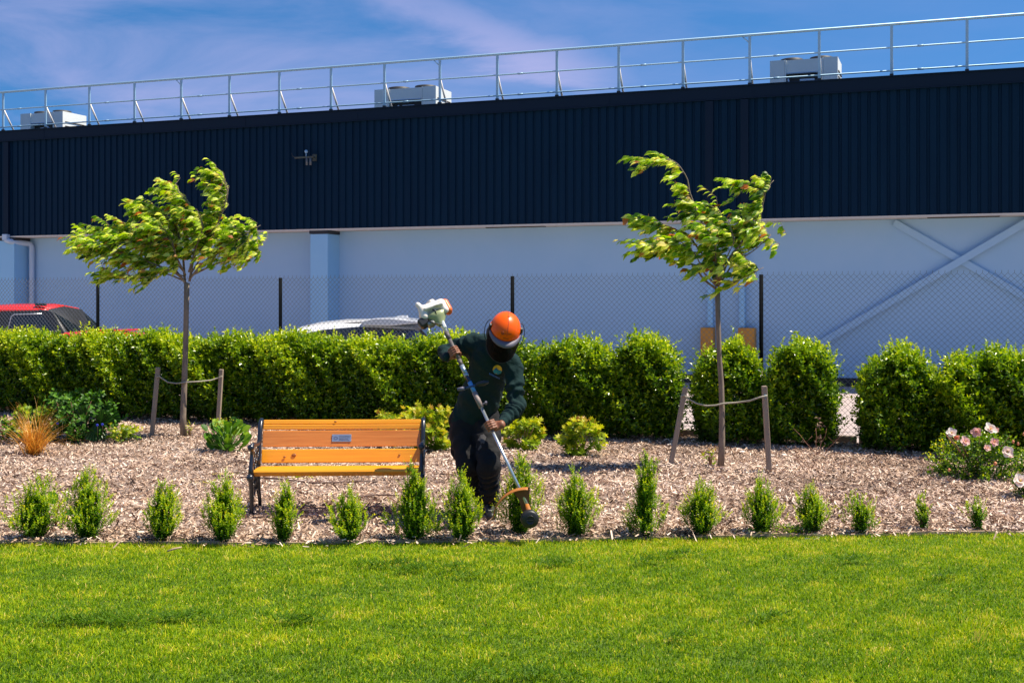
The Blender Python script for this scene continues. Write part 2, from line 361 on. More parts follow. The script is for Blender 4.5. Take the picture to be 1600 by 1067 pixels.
# dark ruts / tufts of clippings in the turf
lv = LV()
for (u, v, w_, c) in [(610,888,.22,260),(640,896,.10,110),(870,886,.14,150),(1060,872,.12,110),(1010,882,.1,90),(150,975,.15,170),(100,977,.12,110),(285,970,.16,190),(200,978,.1,90),(470,974,.14,150),(1200,972,.1,80),(745,905,.12,80),(1330,880,.12,90),(705,893,.1,80),(1480,905,.08,60),(820,1062,.2,150),(1060,1002,.08,60)]:
    c = int(c*1.3); g = G(u, v); q = rng.normal(size=(c, 2))*np.array([w_*.75, .028]); q[:, 1] += .03*np.sin(q[:, 0]*23)
    az = rng.uniform(0, 6.28, c); ln = rng.uniform(.9, 1.45, c)
    c = c
    lv.add(np.stack([g.x+q[:, 0], g.y+q[:, 1], rng.uniform(.02, .05, c)], 1), np.stack([np.cos(az)*np.sin(ln), np.sin(az)*np.sin(ln), np.cos(ln)], 1), np.stack([np.zeros(c), -np.ones(c)*.4, np.ones(c)], 1)+rng.normal(size=(c, 3))*.3,
           rng.uniform(.03, .07, c), rng.uniform(.004, .007, c), rng.uniform(0, .22, c))
o = lv.build('grass_clippings', M['grass'], None, TG); tag(o, 'dark tufts of cut grass lying loose on the lawn', 'clippings', kind='stuff')
g = G(272, 868); b = MB(); b.tube([g+Vector((-.045, -.01, .035)), g+Vector((0, 0, .05)), g+Vector((.05, .02, .058))], [.006, .008, .005], 6)
tag(b.build('stick', M['edging']), 'short pale stick lying on the lawn near its edge on the left', 'stick')
lv = LV()
g = G(1528, 1003)
for k in range(7):
    a = rng.uniform(0, 6.28); lv.add(np.array([[g.x+rng.normal()*.02, g.y, 0]]), np.array([[np.cos(a)*.4, np.sin(a)*.3, 1]]), np.array([[0, -1, .3]]), rng.uniform(.09, .15), .005, .97)
tag(lv.build('dry_grass_stalks', M['grass'], None, TG), 'tall straw coloured grass stalks standing in the lawn at lower right', 'grass stalks')
# timber edging board along the lawn
b = MB(); X = np.linspace(-9, 9, 46)
for i in range(45):
    if 100 < 800+F*X[i]/9.1: pass
    a = Vector((X[i], edgeY(X[i])+.012, 0)); c = Vector((X[i+1], edgeY(X[i+1])+.012, 0)); d = (c-a); L = d.length
    ang = math.atan2(d.y, d.x); hh = .024+.006*math.sin(i*1.7)
    b.box((a+c)/2+Vector((0, .0, hh/2-.006)), (L*.9995, .022, hh), Matrix.Rotation(ang, 3, 'Z'))
tag(b.build('lawn_edging', M['edging']), 'thin weathered timber edging board between lawn and mulch', 'edging')

# ------------------------------------------------------------ building
bld = empty('warehouse', (0, WY, 0), 'long warehouse with navy ribbed cladding above a pale blue wall', 'building')
WM = Matrix.Translation((0, WY, 0)) @ Matrix.Rotation(-TH, 4, 'Z')     # s along the wall, y into the building
bld.matrix_world = WM
def ws(u, off=0):                       # wall coordinate s of pixel u on the plane `off` metres behind the cladding
    x = plane_x(u, WY+off/CT); y = WY+off/CT-TT*x
    return (WM.inverted() @ Vector((x, y, 0))).x
def wz(v, u, off=0): return zat(v, on_plane(u, WY+off/CT).y)
ZB, ZT = 3.52, 6.32; SL, SR_ = -38, 26
# ribbed cladding
b = MB(); pitch = .19; s = SL; prof = []
gap = [ws(1107), ws(1160)]
while s < SR_:
    prof += [(s, 0), (s+.115, 0), (s+.128, .028), (s+.172, .028), (s+.185, 0)]; s += pitch
n = len(prof); vs = []
for z in (ZB, ZT-.1):
    vs += [(a, c, z) for a, c in prof]
b.add(vs, [(i, i+1, n+i+1, n+i) for i in range(n-1)])
b.build('upper_cladding', M['cladding'], bld)
b = MB(); b.box(((SL+SR_)/2, .2, (ZB+ZT)/2), (SR_-SL, .3, ZT-ZB-.16)); b.build('cladding_backing', M['cladding'], bld)
b = MB()
b.box(((SL+SR_)/2, .03, ZT-.13), (SR_-SL, .14, .26)); b.box(((SL+SR_)/2, .10, ZT+.012), (SR_-SL, .34, .024))
b.box(((SL+SR_)/2, -.045, ZT-.258), (SR_-SL, .02, .02))
s = SL
while s < SR_: b.box((s, -.0425, ZT-.13), (.02, .006, .25)); s += 3.1
b.build('parapet_flashing', M['fascia'], bld)
for u in (1109, 1164, 12):
    b = MB(); b.box((ws(u), -.035, (ZB+ZT-.28)/2), (.16, .07, ZT-.28-ZB-.01)); b.build('cladding_downpipe', M['fascia'], bld)
# soffit, wall, pilasters
b = MB(); b.box(((SL+SR_)/2, .30, ZB-.02), (SR_-SL, .60, .035)); b.build('soffit', M['soffit'], bld)
b = MB(); b.box(((SL+SR_)/2, .75, (ZB-.04)/2), (SR_-SL, .3, ZB-.044))
b.build('lower_wall', M['wall'], bld)
b = MB(); b.box(((SL+SR_)/2, 8.9, (ZT-.15)/2), (SR_-SL-.02, 16, ZT-.15)); b.build('building_body', M['fascia'], bld)
b = MB(); b.box(((SL+SR_)/2, .59, .09), (SR_-SL, .016, .18)); b.build('wall_foot_strip', M['dark'], bld)  # thin dark strip along the foot of the wall
# horizontal panel joints in the wall as shallow grooves
def pil(u0, u1, capped):
    s0, s1 = ws(u0, .02), ws(u1, .02); b = MB(); b.box(((s0+s1)/2, .31, (ZB-.12)/2), (s1-s0, .576, ZB-.13))
    p = b.build('pilaster', M['pilaster'], bld)
    b = MB(); b.box(((s0+s1)/2, .30, ZB-.078), (s1-s0+.04, .595, .075)); b.build('pilaster_cap', M['dark'], p); return p
pil(485, 512, True); pil(-75, 22, True)
for u in (1108, 1158):
    s0 = ws(u, .3); b = MB(); b.box((s0, .50, (ZB+1.2)/2), (.11, .18, ZB-1.24)); b.build('steel_column', M['pilaster'], bld)
for u0, u1 in ((1093, 1113), (1152, 1178)):
    s0, s1 = ws(u0, .2), ws(u1, .2); b = MB(); b.box(((s0+s1)/2, .42, .61), (s1-s0, .26, 1.21), bev=.01)
    b.build('column_guard', M['orange_guard'], bld)
# X bracing on the wall
def strap(u0, v0, u1, v1, wd, off, name='wall_brace'):
    o_ = .6-off
    a = Vector((ws(u0, o_), o_, wz(v0, u0, o_))); c = Vector((ws(u1, o_), o_, wz(v1, u1, o_)))
    d = c-a; ang = math.atan2(d.z, d.x); b = MB()
    b.box((a+c)/2, (d.length, .07, wd), Matrix.Rotation(-ang, 3, 'Y')); return b.build(name, M['wall'], bld)
strap(1397, 348, 1660, 497, .14, .04); strap(1640, 326, 1262, 548, .14, .112)
# soffit vents, drain pipe
for u0, u1 in ((760, 852), (1449, 1562)):
    s0, s1 = ws(u0, .3), ws(u1, .3); b = MB(); b.box(((s0+s1)/2, .30, ZB-.045), (s1-s0, .12, .012)); b.build('soffit_vent', M['slot'], bld)
sb = ws(10, -.05); sp = ws(48, .45); zc = wz(372, 10, -.05)
b = MB(); b.box((sb, -.07, zc+.02), (.16, .13, .16), bev=.01)
b.tube([(sb, -.07, zc-.05), (sb+.12, -.07, zc-.09), (sp-.15, .43, zc-.13), (sp-.04, .48, zc-.15), (sp, .49, zc-.22), (sp, .49, .02)], .072, 12)
b.build('drain_pipe', M['pipe'], bld)

# ------------------------------------------------------------ roof railing
rail = empty('roof_railing', (0, WY, ZT), 'galvanised guard railing running along the warehouse roof edge', 'railing')
rail.matrix_world = WM @ Matrix.Translation((0, .12, ZT+.02))
us = [5,70,136,204,275,350,428,510,594,682,773,868,967,1069,1175,1284,1395,1511]
ss = [ws(u, .12) for u in us]; st_ = (ss[-1]-ss[0])/(len(ss)-1)
ss = [ss[0]+st_*k for k in range(-12, len(ss)+8)]
for k, s in enumerate(ss):
    b = MB(); b.box((s, 0, .53), (.055, .03, 1.06)); b.cm = 1; b.box((s, 0, .03), (.075, .06, .07)); b.build('post', [M['steel'], M['dark']], rail)
    b = MB(); b.tube([(s, .02, .60), (s, .46, -.02)], .024, 6); b.box((s, .47, -.02), (.12, .14, .02)); b.build('brace', M['steel_sunlit'], rail)
    if k % 5 == 1:
        b = MB(); b.tube([(s-.16, 0, 1.06), (s-.02, 0, .92)], .012, 6); b.build('corner_strut', M['steel'], rail)
for nm_, z, r in (('top_rail', 1.075, .030), ('middle_rail', .60, .017), ('bottom_rail', .13, .017)):
    b = MB(); b.tube([(SL, 0, z), (SR_-.5, 0, z)], r, 10)
    if r < .02:
        for s in ss[::2]: b.tube([(s+.5, 0, z), (s+.62, 0, z)], r+.006, 10)
    b.build(nm_, M['steel'], rail)

# ------------------------------------------------------------ rooftop air conditioners
def ac(u0, u1, label, dz):
    off = 5.2; s0, s1 = ws(u0, off), ws(u1, off); W = s1-s0; D = 1.1; z0 = ZT-.15; H = 1.62+dz
    a = empty('air_conditioner', (0, 0, 0), label, 'air conditioner', 'air conditioning units on the warehouse roof')
    a.matrix_world = WM @ Matrix.Translation(((s0+s1)/2, off, z0))
    b = MB(); x0, x1 = -W/2, W/2; pl, pr = W*.22, W*.21; t = H*.20
    b.box((x0+pl/2, D/2, H/2), (pl, D, H)); b.box((x1-pr/2, D/2, H/2), (pr, D, H))
    b.box(((x0+pl+x1-pr)/2, D/2, H-t/2-.01), (W-pl-pr-.02, D-.04, t)); b.box((0, D/2, .12), (W-pl-pr-.02, D-.02, .24)); b.box((x0+pl+.02, .01, H/2), (.03, .03, H)); b.box((x1-pr-.02, .01, H/2), (.03, .03, H))
    b.box((0, D*.62, H/2), (W-pl-pr-.02, D*.5, H*.9))
    b.build('casing', M['ac'], a)
    b = MB(); b.box((((x0+pl)+(x1-pr))/2, .22, H*.5), (W-pl-pr-.03, .02, H*.62)); b.build('coil', M['acdark'], a)
    b = MB(); rr = random.Random(u0)
    for k in range(5):
        xx = x0+pl+.08+(W-pl-pr-.16)*k/4; b.tube([(xx, .05, H*.45), (xx+.05, .05, H*.55), (xx, .05, H*(.62+.12*rr.random()))], .024, 6)
    b.box((.08, .08, H*.68), (.36, .05, .08)); b.box((-.26, .06, H*.62), (.16, .05, .12)); b.box((.3, .06, H*.6), (.08, .05, .25)); b.box((0, .03, H*.80), (W-pl-pr-.1, .03, .03))
    b.build('pipework', M['pipe'], a)
    for q in (-.2, .22):
        b = MB(); b.lathe([(W*.17, 0), (W*.17, .09), (W*.15, .10), (W*.04, .13), (.0, .13)], 24, Matrix.Translation((q*W*1.05, D*.45, H))); f = b.build('fan', M['acdark'], a)
    b = MB()
    for k in range(9): b.box((x1+.012, D/2, H*(.12+.085*k)), (.018, D*.8, .03))
    b.build('side_louvre', M['slot'], a)
    b = MB(); b.prism([(x1+.03, 0), (x1+.75, 0), (x1+.12, H*.55), (x1+.03, H*.6)], D*.3, D*.75); b.build('duct', M['ac'], a)
ac(32, 98, 'rooftop air conditioning unit farthest left behind the railing', .0)
ac(585, 681, 'rooftop air conditioning unit in the middle above the cladding light', .0)
ac(1203, 1309, 'rooftop air conditioning unit on the right end of the roof', .05)

# ------------------------------------------------------------ small wall fixture on the cladding
fx = empty('wall_fixture', (0, 0, 0), 'small grey bracket fixture with a ball on top fixed to the navy cladding', 'wall light')
fx.matrix_world = WM @ Matrix.Translation((ws(487, -.2), 0, wz(247, 487)))
b = MB(); b.box((-.02, -.02, 0), (.1, .04, .16)); b.tube([(-.02, -.02, 0), (-.03, -.22, 0)], .018, 8); b.box((-.19, -.22, -.01), (.52, .05, .035)); b.build('bracket', mat('fixture_grey', (.06, .07, .055), .6), fx)
b = MB(); b.ball((-.14, -.22, .13), .042, 12); b.tube([(-.14, -.22, .0), (-.14, -.22, .1)], .012, 6); b.build('globe', mat('fixture_globe', (.25, .42, .6), .3), fx)
for x in (-.12, -.02):
    b = MB(); b.tube([(x, -.22, -.02), (x, -.22, -.20)], .028, 10); b.build('lamp_tube', mat('fixture_tube', (.10, .12, .14), .5), fx)
b = MB(); b.tube([(-.45, -.22, 0), (-.50, -.22, .03), (-.54, -.22, .11)], .010, 6); b.build('arm_tip', M['dark'], fx)

# ------------------------------------------------------------ chain link fence
fen = empty('chain_link_fence', (0, FY, 0), 'chain link fence with black posts behind the hedge', 'fence')
FM = Matrix.Translation((0, FY, 0)) @ Matrix.Rotation(-TH, 4, 'Z'); fen.matrix_world = FM
def fs_(u): x = plane_x(u, FY); return x/CT
HF = 2.10; s0, s1 = fs_(-60)-4.5, fs_(1660)+3.5; q = .0725
Vw = []; Fw = []
def wire(a, c, r):
    a = np.array(a); c = np.array(c); d = c-a; d /= np.linalg.norm(d); e = np.array([0, 1, 0.]); g = np.cross(d, e)
    base = len(Vw)
    for p in (a, c):
        for k in range(4):
            t = math.pi/2*k+math.pi/4; Vw.append(p+(e*math.cos(t)+g*math.sin(t))*r)
    for k in range(4): Fw.append((base+k, base+4+k, base+4+(k+1) % 4, base+(k+1) % 4))
k = 0; s = s0-HF
while s < s1:
    a, c = s, s+HF; z0, z1 = .06, HF+.02
    aa, zz = (a, z0) if a >= s0 else (s0, z0+(s0-a)); cc, zc_ = (c, z0+HF) if c <= s1 else (s1, z0+(s1-a))
    if cc > aa: wire((aa, -.002, zz), (cc, -.002, zc_), .0027)
    a, c = s, s+HF
    aa, zz = (a, z0+HF) if a >= s0 else (s0, z0+HF-(s0-a)); cc, zc_ = (c, z0) if c <= s1 else (s1, z0+(c-s1))
    if cc > aa: wire((aa, .002, zz), (cc, .002, zc_), .0027)
    if a > s0:
        wire((a, 0, z0+HF), (a+.004, 0, z0+HF+.035), .003)
    s += q
mesh_np('wire_mesh', np.array(Vw), np.array(Fw), M['wire'], fen)
b = MB(); b.tube([(s0, .006, .14), (s1, .006, .14)], .003, 5); b.build('tension_wire', M['wire'], fen)
pp = [fs_(u) for u in (155, 440, 802, 1190)]
for s in [pp[0]-7.2, pp[0]-3.6]+pp+[pp[3]+3.3, pp[3]+6.6]:
    b = MB(); b.tube([(s, -.033, 0), (s, -.033, HF+.06)], .027, 10); b.build('post', M['post'], fen)
kb = empty('kerb', (0, FY, 0), 'low weathered concrete kerb along the foot of the chain link fence', 'kerb'); kb.matrix_world = FM
b = MB(); s = s0
while s < s1+1: b.box((s+1.19, .02, .03), (2.37, .10, .13), bev=.008); s += 2.4
b.build('kerb_stone', M['kerb'], kb)
# ------------------------------------------------------------ parked cars behind the hedge
def wheel(par, x, y, r=.34):
    w_ = MB(); Mx = Matrix.Translation((x, y, r)) @ Matrix.Rotation(R(90), 4, 'X')
    w_.lathe([(r*.62, -.11), (r*.93, -.11), (r, -.07), (r, .07), (r*.93, .11), (r*.62, .11), (r*.62, -.11)], 28, Mx); o = w_.build('wheel', M['tyre'], par)
    q = MB(); q.lathe([(0, .07), (.06, .08), (.10, .05), (r*.55, .06), (r*.62, .09), (r*.62, -.09), (0, -.09)], 20, Mx); q.build('rim', M['rim'], o)
M['tyre'] = mat('tyre', (.02, .02, .02), .8); M['rim'] = mat('rim', (.5, .5, .52), .3, .8)
M['red'] = mat('red_car_paint', (.70, .022, .014), .25, 0, coat=.7); M['whitecar'] = mat('white_car_paint', (.82, .82, .82), .25, 0, coat=.7)
M['glass'] = mat('car_glass', (.008, .014, .018), .06, 0, spec=.8); M['glassblue'] = mat('car_rear_glass', (.01, .03, .09), .06, 0, spec=.9)
M['chrome'] = mat('window_trim', (.55, .58, .62), .3, .7); M['black'] = mat('black_trim', (.012, .014, .016), .45)
M['seat'] = mat('car_seat', (.03, .03, .03), .8)
def loft(profile_top, profile_bot, xs_, half, inset, name, m, par):
    """body: for each x station a rounded cross-section from z bottom to z top with half width; inset narrows the top"""
    b = MB(); n = 0; vs = []; ring = None
    for x, zt, zb, hw, ins in profile_top:
        if zb > .9: c = [(-hw, zb), (-hw+ins*.25, zb+(zt-zb)*.25), (-hw+ins*.62, zb+(zt-zb)*.6), (-hw+ins*.97, zt-.05), (-hw+ins*1.3, zt-.010), (0, zt+.05), (hw-ins*1.3, zt-.010), (hw-ins*.97, zt-.05), (hw-ins*.62, zb+(zt-zb)*.6), (hw-ins*.25, zb+(zt-zb)*.25), (hw, zb)]
        else: c = [(-hw*.94, zb), (-hw, zb+(zt-zb)*.25), (-hw, zb+(zt-zb)*.65), (-hw+ins*.5, zt-.05), (-hw+ins, zt-.012), (0, zt+.012), (hw-ins, zt-.012), (hw-ins*.5, zt-.05), (hw, zb+(zt-zb)*.65), (hw, zb+(zt-zb)*.25), (hw*.94, zb)]
        ring = len(c); vs += [(x, a, z) for a, z in c]
    k = len(profile_top); fs = []
    for i in range(k-1):
        for j in range(ring): fs.append((i*ring+j, i*ring+(j+1) % ring, (i+1)*ring+(j+1) % ring, (i+1)*ring+j))
    fs += [tuple(range(ring))[::-1], tuple((k-1)*ring+j for j in range(ring))]
    b.add(vs, fs, True); return b.build(name, m, par)
def side_glass(poly, y, th, m, name, par, lean=.22, zr=1.0):
    """poly in (x,z); y face at height z leans inward above zr"""
    b = MB(); n = len(poly)
    def yy(z): return y+lean*max(z-zr, 0)
    ar = sum(poly[i][0]*poly[(i+1) % n][1]-poly[(i+1) % n][0]*poly[i][1] for i in range(n)); idx = list(range(n)) if ar > 0 else list(range(n))[::-1]
    vs = [(x, yy(z), z) for x, z in poly]+[(x, yy(z)+th, z) for x, z in poly]
    b.add(vs, [idx, [i+n for i in idx[::-1]]]+[(idx[(j+1) % n], idx[j], idx[j]+n, idx[(j+1) % n]+n) for j in range(n)])
    return b.build(name, m, par)
# red utility vehicle, nose to the right
cy = 24.6
cx = (165-800)/F*cy
red = empty('parked_utility_vehicle', (0, 0, 0), 'red utility vehicle parked behind the hedge on the left', 'car', 'cars parked behind the fence')
red.matrix_world = Matrix.Translation((cx, cy, 0)) @ Matrix.Rotation(R(-8), 4, 'Z')
loft([(-4.0, .98, .45, .84, .08), (-3.9, 1.08, .42, .9, .08), (-1.6, 1.12, .40, .93, .08), (-.35, 1.175, .40, .93, .10), (.2, 1.17, .40, .92, .14), (.55, 1.14, .42, .88, .16), (.74, 1.02, .45, .84, .14), (.80, .85, .48, .82, .1)], None, None, 0, 0, 'body', M['red'], red)
loft([(-3.3, 1.56, 1.05, .82, .18), (-2.25, 1.62, 1.05, .86, .20), (-1.9, 1.67, 1.05, .86, .20), (-1.1, 1.675, 1.05, .86, .20), (-.85, 1.62, 1.05, .86, .20), (-.42, 1.14, 1.05, .86, .08)], None, None, 0, 0, 'glasshouse', M['black'], red)
loft([(-3.3, 1.60, 1.52, .62, .05), (-2.55, 1.66, 1.56, .70, .06), (-1.9, 1.69, 1.58, .70, .06), (-1.15, 1.69, 1.59, .69, .06), (-.92, 1.655, 1.60, .66, .06)], None, None, 0, 0, 'roof', M['red'], red)
side_glass([(-2.26, 1.10), (-2.14, 1.62), (-1.92, 1.62), (-2.03, 1.10)], -.90, .05, M['red'], 'rear_pillar', red, .34, 1.05)
for nm_, poly, m, e in (('side_window', [(-2.0, 1.12), (-1.92, 1.57), (-.95, 1.60), (-.80, 1.57), (-.45, 1.14)], M['black'], -.885),
                     ('front_window', [(-1.66, 1.13), (-1.64, 1.49), (-1.58, 1.515), (-1.0, 1.525), (-.60, 1.15)], M['glass'], -.892),
                     ('rear_window', [(-2.42, 1.12), (-2.27, 1.50), (-2.12, 1.52), (-2.16, 1.12)], M['glass'], -.885)):
    side_glass(poly, e, .05, m, nm_, red, .34, 1.05)
b = MB(); b.tube([(-1.68, -.872, 1.13), (-1.655, -.755, 1.47), (-1.60, -.74, 1.52), (-1.0, -.732, 1.535)], .012, 6); b.build('window_trim', M['chrome'], red)
b = MB(); b.add([(-.86, -.60, 1.615), (-.86, .60, 1.615), (-.40, .72, 1.165), (-.40, -.72, 1.165)], [(0, 3, 2, 1)]); b.build('windscreen', M['glass'], red)
for x in (-2.15, -1.1):
    b = MB(); b.box((x, -.60, 1.72), (.24, .07, .055), bev=.015); b.build('roof_rail_foot', M['black'], red)
b = MB(); b.box((.2, 0, 1.195), (.7, .9, .03), bev=.01); b.build('bonnet_panel', M['red'], red)
b = MB(); b.box((-.62, -1.0, 1.14), (.14, .20, .14), bev=.03); b.build('wing_mirror', M['black'], red)
for x in (.1, -3.0):
    for y in (-.84, .84): wheel(red, x, y, .38)
# white hatchback, nose to the left
cy = 20.4; cx = (660-800)/F*cy
wh = empty('parked_hatchback', (0, 0, 0), 'white hatchback with rear roof spoiler parked behind the middle of the hedge', 'car', 'cars parked behind the fence')
wh.matrix_world = Matrix.Translation((cx, cy, 0)) @ Matrix.Rotation(R(-4), 4, 'Z')
loft([(-3.75, .62, .30, .74, .10), (-3.6, .84, .24, .82, .12), (-2.95, .95, .22, .88, .14), (-2.3, .99, .22, .9, .12), (-1.2, 1.0, .22, .9, .08), (-.3, 1.02, .22, .89, .10), (.22, 1.00, .26, .84, .14), (.42, .80, .30, .80, .10), (.44, .5, .34, .78, .06)], None, None, 0, 0, 'body', M['whitecar'], wh)
loft([(-2.95, .97, .93, .80, .04), (-2.36, 1.20, .93, .80, .14), (-2.09, 1.32, .93, .80, .19), (-1.76, 1.395, .93, .80, .22), (-1.32, 1.44, .93, .80, .24), (-.9, 1.445, .93, .80, .24), (-.5, 1.425, .93, .80, .24), (-.1, 1.37, .93, .80, .24), (.12, 1.24, .93, .78, .20), (.34, 1.0, .93, .72, .08)], None, None, 0, 0, 'cabin', M['whitecar'], wh)
# white roof skin arcing down the windscreen pillar, and the spoiler
def arc_poly(pts, th): return [(x, z) for x, z in pts]+[(x, z-th(x)) for x, z in pts[::-1]]
pts = [(-2.62, .98), (-2.3, 1.14), (-2.0, 1.27), (-1.7, 1.365), (-1.4, 1.425), (-1.1, 1.452), (-.7, 1.462), (-.35, 1.458)]
b = MB(); b.prism([(-1.55, 1.405), (-1.1, 1.445), (-.7, 1.462), (-.35, 1.455), (-.35, 1.42), (-1.5, 1.37)], -.5, .5); b.build('roof_panel', M['black'], wh)
b = MB(); b.prism([(-.95, 1.46), (-.7, 1.515), (-.45, 1.515), (-.1, 1.48), (.10, 1.465), (.04, 1.43), (-.12, 1.42), (-.45, 1.39), (-.9, 1.40)], -.70, .70); sp_ = b.build('spoiler', M['whitecar'], wh, bevel=.012)
b = MB(); b.prism([(-.52, 1.515), (-.38, 1.555), (-.26, 1.555), (-.24, 1.50)], -.03, .03); b.build('aerial_fin', M['whitecar'], sp_)
side_glass([(-.95, 1.19), (-.75, 1.19), (-.42, 1.08), (-.28, .96), (-.56, .93), (-.72, 1.12)], -.86, .05, M['whitecar'], 'rear_pillar', wh, .45, .93)
side_glass([(-2.70, 1.0), (-2.28, 1.13), (-2.0, 1.235), (-1.6, 1.32), (-1.0, 1.372), (-.05, 1.33), (.1, 1.2), (-.3, 1.0)], -.815, .05, M['glass'], 'side_window', wh, .50, .93)
b = MB(); b.add([(.02, -.6, 1.39), (.02, .6, 1.39), (.345, .68, 1.05), (.345, -.68, 1.05)], [(0, 3, 2, 1)]); b.build('rear_window', M['glassblue'], wh)
side_glass([(-.14, 1.30), (.0, 1.31), (.12, 1.22), (.0, 1.17), (-.2, 1.18)], -.84, .03, M['glassblue'], 'quarter_glass', wh, .50, .93)
for x in (-2.95, -.35):
    for y in (-.80, .80): wheel(wh, x, y, .32)

# ------------------------------------------------------------ park bench
bl = G(392, 808); br_ = G(657, 806)
bc = (bl+br_)/2; bang = math.atan2(br_.y-bl.y, br_.x-bl.x); BW = (br_-bl).length
bench = empty('park_bench', (bc.x, bc.y+.20, 0), 'park bench with varnished orange timber slats and black cast iron ends', 'bench', rz=bang)
def wood(name, c1, c2): 
    m = mat(name, c1, .33, 0, (5, c2, .55), (30, .0006), coat=.35, stretch=(.35, 3, 8)); return m
M['wood'] = wood('orange_slat', (.80, .29, .008), (.95, .42, .015)); M['wood2'] = wood('brown_slat', (.50, .14, .014), (.78, .30, .06))
M['iron'] = mat('black_cast_iron', (.012, .016, .024), .28, 0, bump=(40, .001), spec=.7)
def slat(y, z, h, th, tilt, m, name='slat', lab=None, ln=None):
    z -= .040; L = (ln or BW)-.045; b = MB(); Mx = Matrix.Rotation(tilt, 3, 'X'); b.box((0, y, z), (L, th, h), Mx, bev=.005)
    o = b.build(name, m, bench)
    if lab: o['label'] = lab
    return o
# backrest: recline; (y,z) line from (.10,.45) to (.24,.80)
rec = R(-20)
slat(.262, .793, .040, .032, rec, M['wood'], 'back_slat'); slat(.245, .752, .042, .034, R(-12), M['wood'], 'back_slat')
bk = slat(.205, .655, .142, .024, R(-17), M['wood2'], 'back_board', 'darker brown board carrying a metal plaque')
slat(.152, .508, .118, .024, R(-16), M['wood'], 'back_board', 'bright orange lower board with a knot')
for k, (y, z) in enumerate(((-.235, .418), (-.165, .432), (-.09, .430), (-.015, .424), (.06, .418))):
    slat(y, z, .062 if k else .082, .028, R(90) if k else R(58), M['wood'], 'seat_slat')
# knots in the boards
for (u_, yy, zz, r) in ((-.41, .146, .518, .022), (-.49, .1385, .503, .013), (.51, .146, .515, .010), (-.06, .245, .799, .012)):
    b = MB(); b.ball((u_, yy-.0085, zz-.040), (r, .004, r*.7), 10, Matrix.Rotation(R(-16), 3, 'X')); b.build('knot', mat('wood_knot', (.30, .09, .015), .5), bench)
# plaque
pq = MB(); Mx = Matrix.Rotation(R(-17), 3, 'X'); pc = Vector((.0, .190, .620))
pq.box(pc, (.170, .004, .066), Mx, bev=.0018); po = pq.build('plaque', mat('plaque_steel', (.36, .42, .52), .35, .6), bench)
b = MB()
for k, (a, c, z) in enumerate(((-.02, .07, .018), (-.02, .072, .006), (-.02, .055, -.007), (-.02, .068, -.018))):
    x = a
    while x < c:
        wl = .006+.008*((k*7+int(x*1000)) % 5)/5; b.box(pc+Mx @ Vector((x+wl/2, -.0028, z)), (wl, .0012, .0042), Mx); x += wl+.004
for k in range(7): a = k*.9; b.box(pc+Mx @ Vector((-.05+.014*math.cos(a), -.0028, .012*math.sin(a))), (.012, .0012, .003), Mx)
b.build('engraving', mat('plaque_engraving', (.09, .11, .16), .6), po)
b = MB()
for sx_ in (-1, 1):
    for sz_ in (-1, 1): b.ball(pc+Mx @ Vector((sx_*.078, -.003, sz_*.026)), .0035, 8)
b.build('rivet', M['steel'], po)
def end_frame(x):
    b = MB()
    def t(pts, r, flat=None, n=8): b.tube([(x, y, z-.040*min(1, max(z, 0)/.35)) for y, z in pts], r, n)
    b.box((x, -.205, .012), (.045, .07, .016)); b.box((x, .205, .012), (.045, .07, .016))
    t([(-.215, .0), (-.205, .10), (-.215, .24), (-.245, .35), (-.270, .40)], [.015, .017, .019, .021, .022])      # front leg
    t([(.215, .0), (.185, .10), (.125, .22), (.105, .33), (.110, .42)], [.015, .017, .019, .020, .021])         # rear leg
    t([(-.215, .02), (-.150, .16), (-.04, .235), (.05, .225), (.13, .13), (.20, .02)], .009)                                  # arch
    t([(-.285, .385), (-.20, .405), (-.05, .412), (.11, .42)], [.022, .020, .018, .020])                                 # seat rail
    t([(.10, .41), (.135, .52), (.175, .63), (.205, .72), (.245, .79), (.285, .815)], [.022, .022, .021, .021, .022, .021])  # back upright
    t([(.285, .815), (.31, .80), (.30, .775)], [.020, .016, .010])
    t([(-.270, .40), (-.245, .47), (-.205, .55), (-.20, .60), (-.235, .635)], [.022, .019, .016, .016, .018])
    t([(-.235, .64), (-.15, .645), (-.02, .63), (.10, .62), (.17, .635)], [.021, .020, .018, .018, .017])          # arm rest
    b.ball((x, -.245, .592), .030, 14); b.ball((x, -.285, .345), .032, 14)
    for (cy_, cz, r) in ((-.12, .53, .055), (.0, .53, .05), (-.06, .47, .04), (.07, .55, .04), (-.15, .33, .045), (-.04, .33, .045), (.06, .33, .035), (-.10, .26, .03)):
        t([(cy_+r*math.cos(a), cz+r*math.sin(a)) for a in np.linspace(0, 2*math.pi, 13)], .007, n=5)
    for (a_, c_) in (((-.19, .27), (-.15, .39)), ((-.12, .22), (-.10, .39)), ((-.06, .23), (-.02, .39)), ((.0, .23), (-.06, .39)), ((.05, .22), (.03, .39)), ((.09, .20), (.07, .39)), ((-.17, .20), (-.19, .39))):
        t([a_, c_], .007, n=5)
    return b.build('end_frame', M['iron'], bench)
end_frame(-BW/2); end_frame(BW/2)

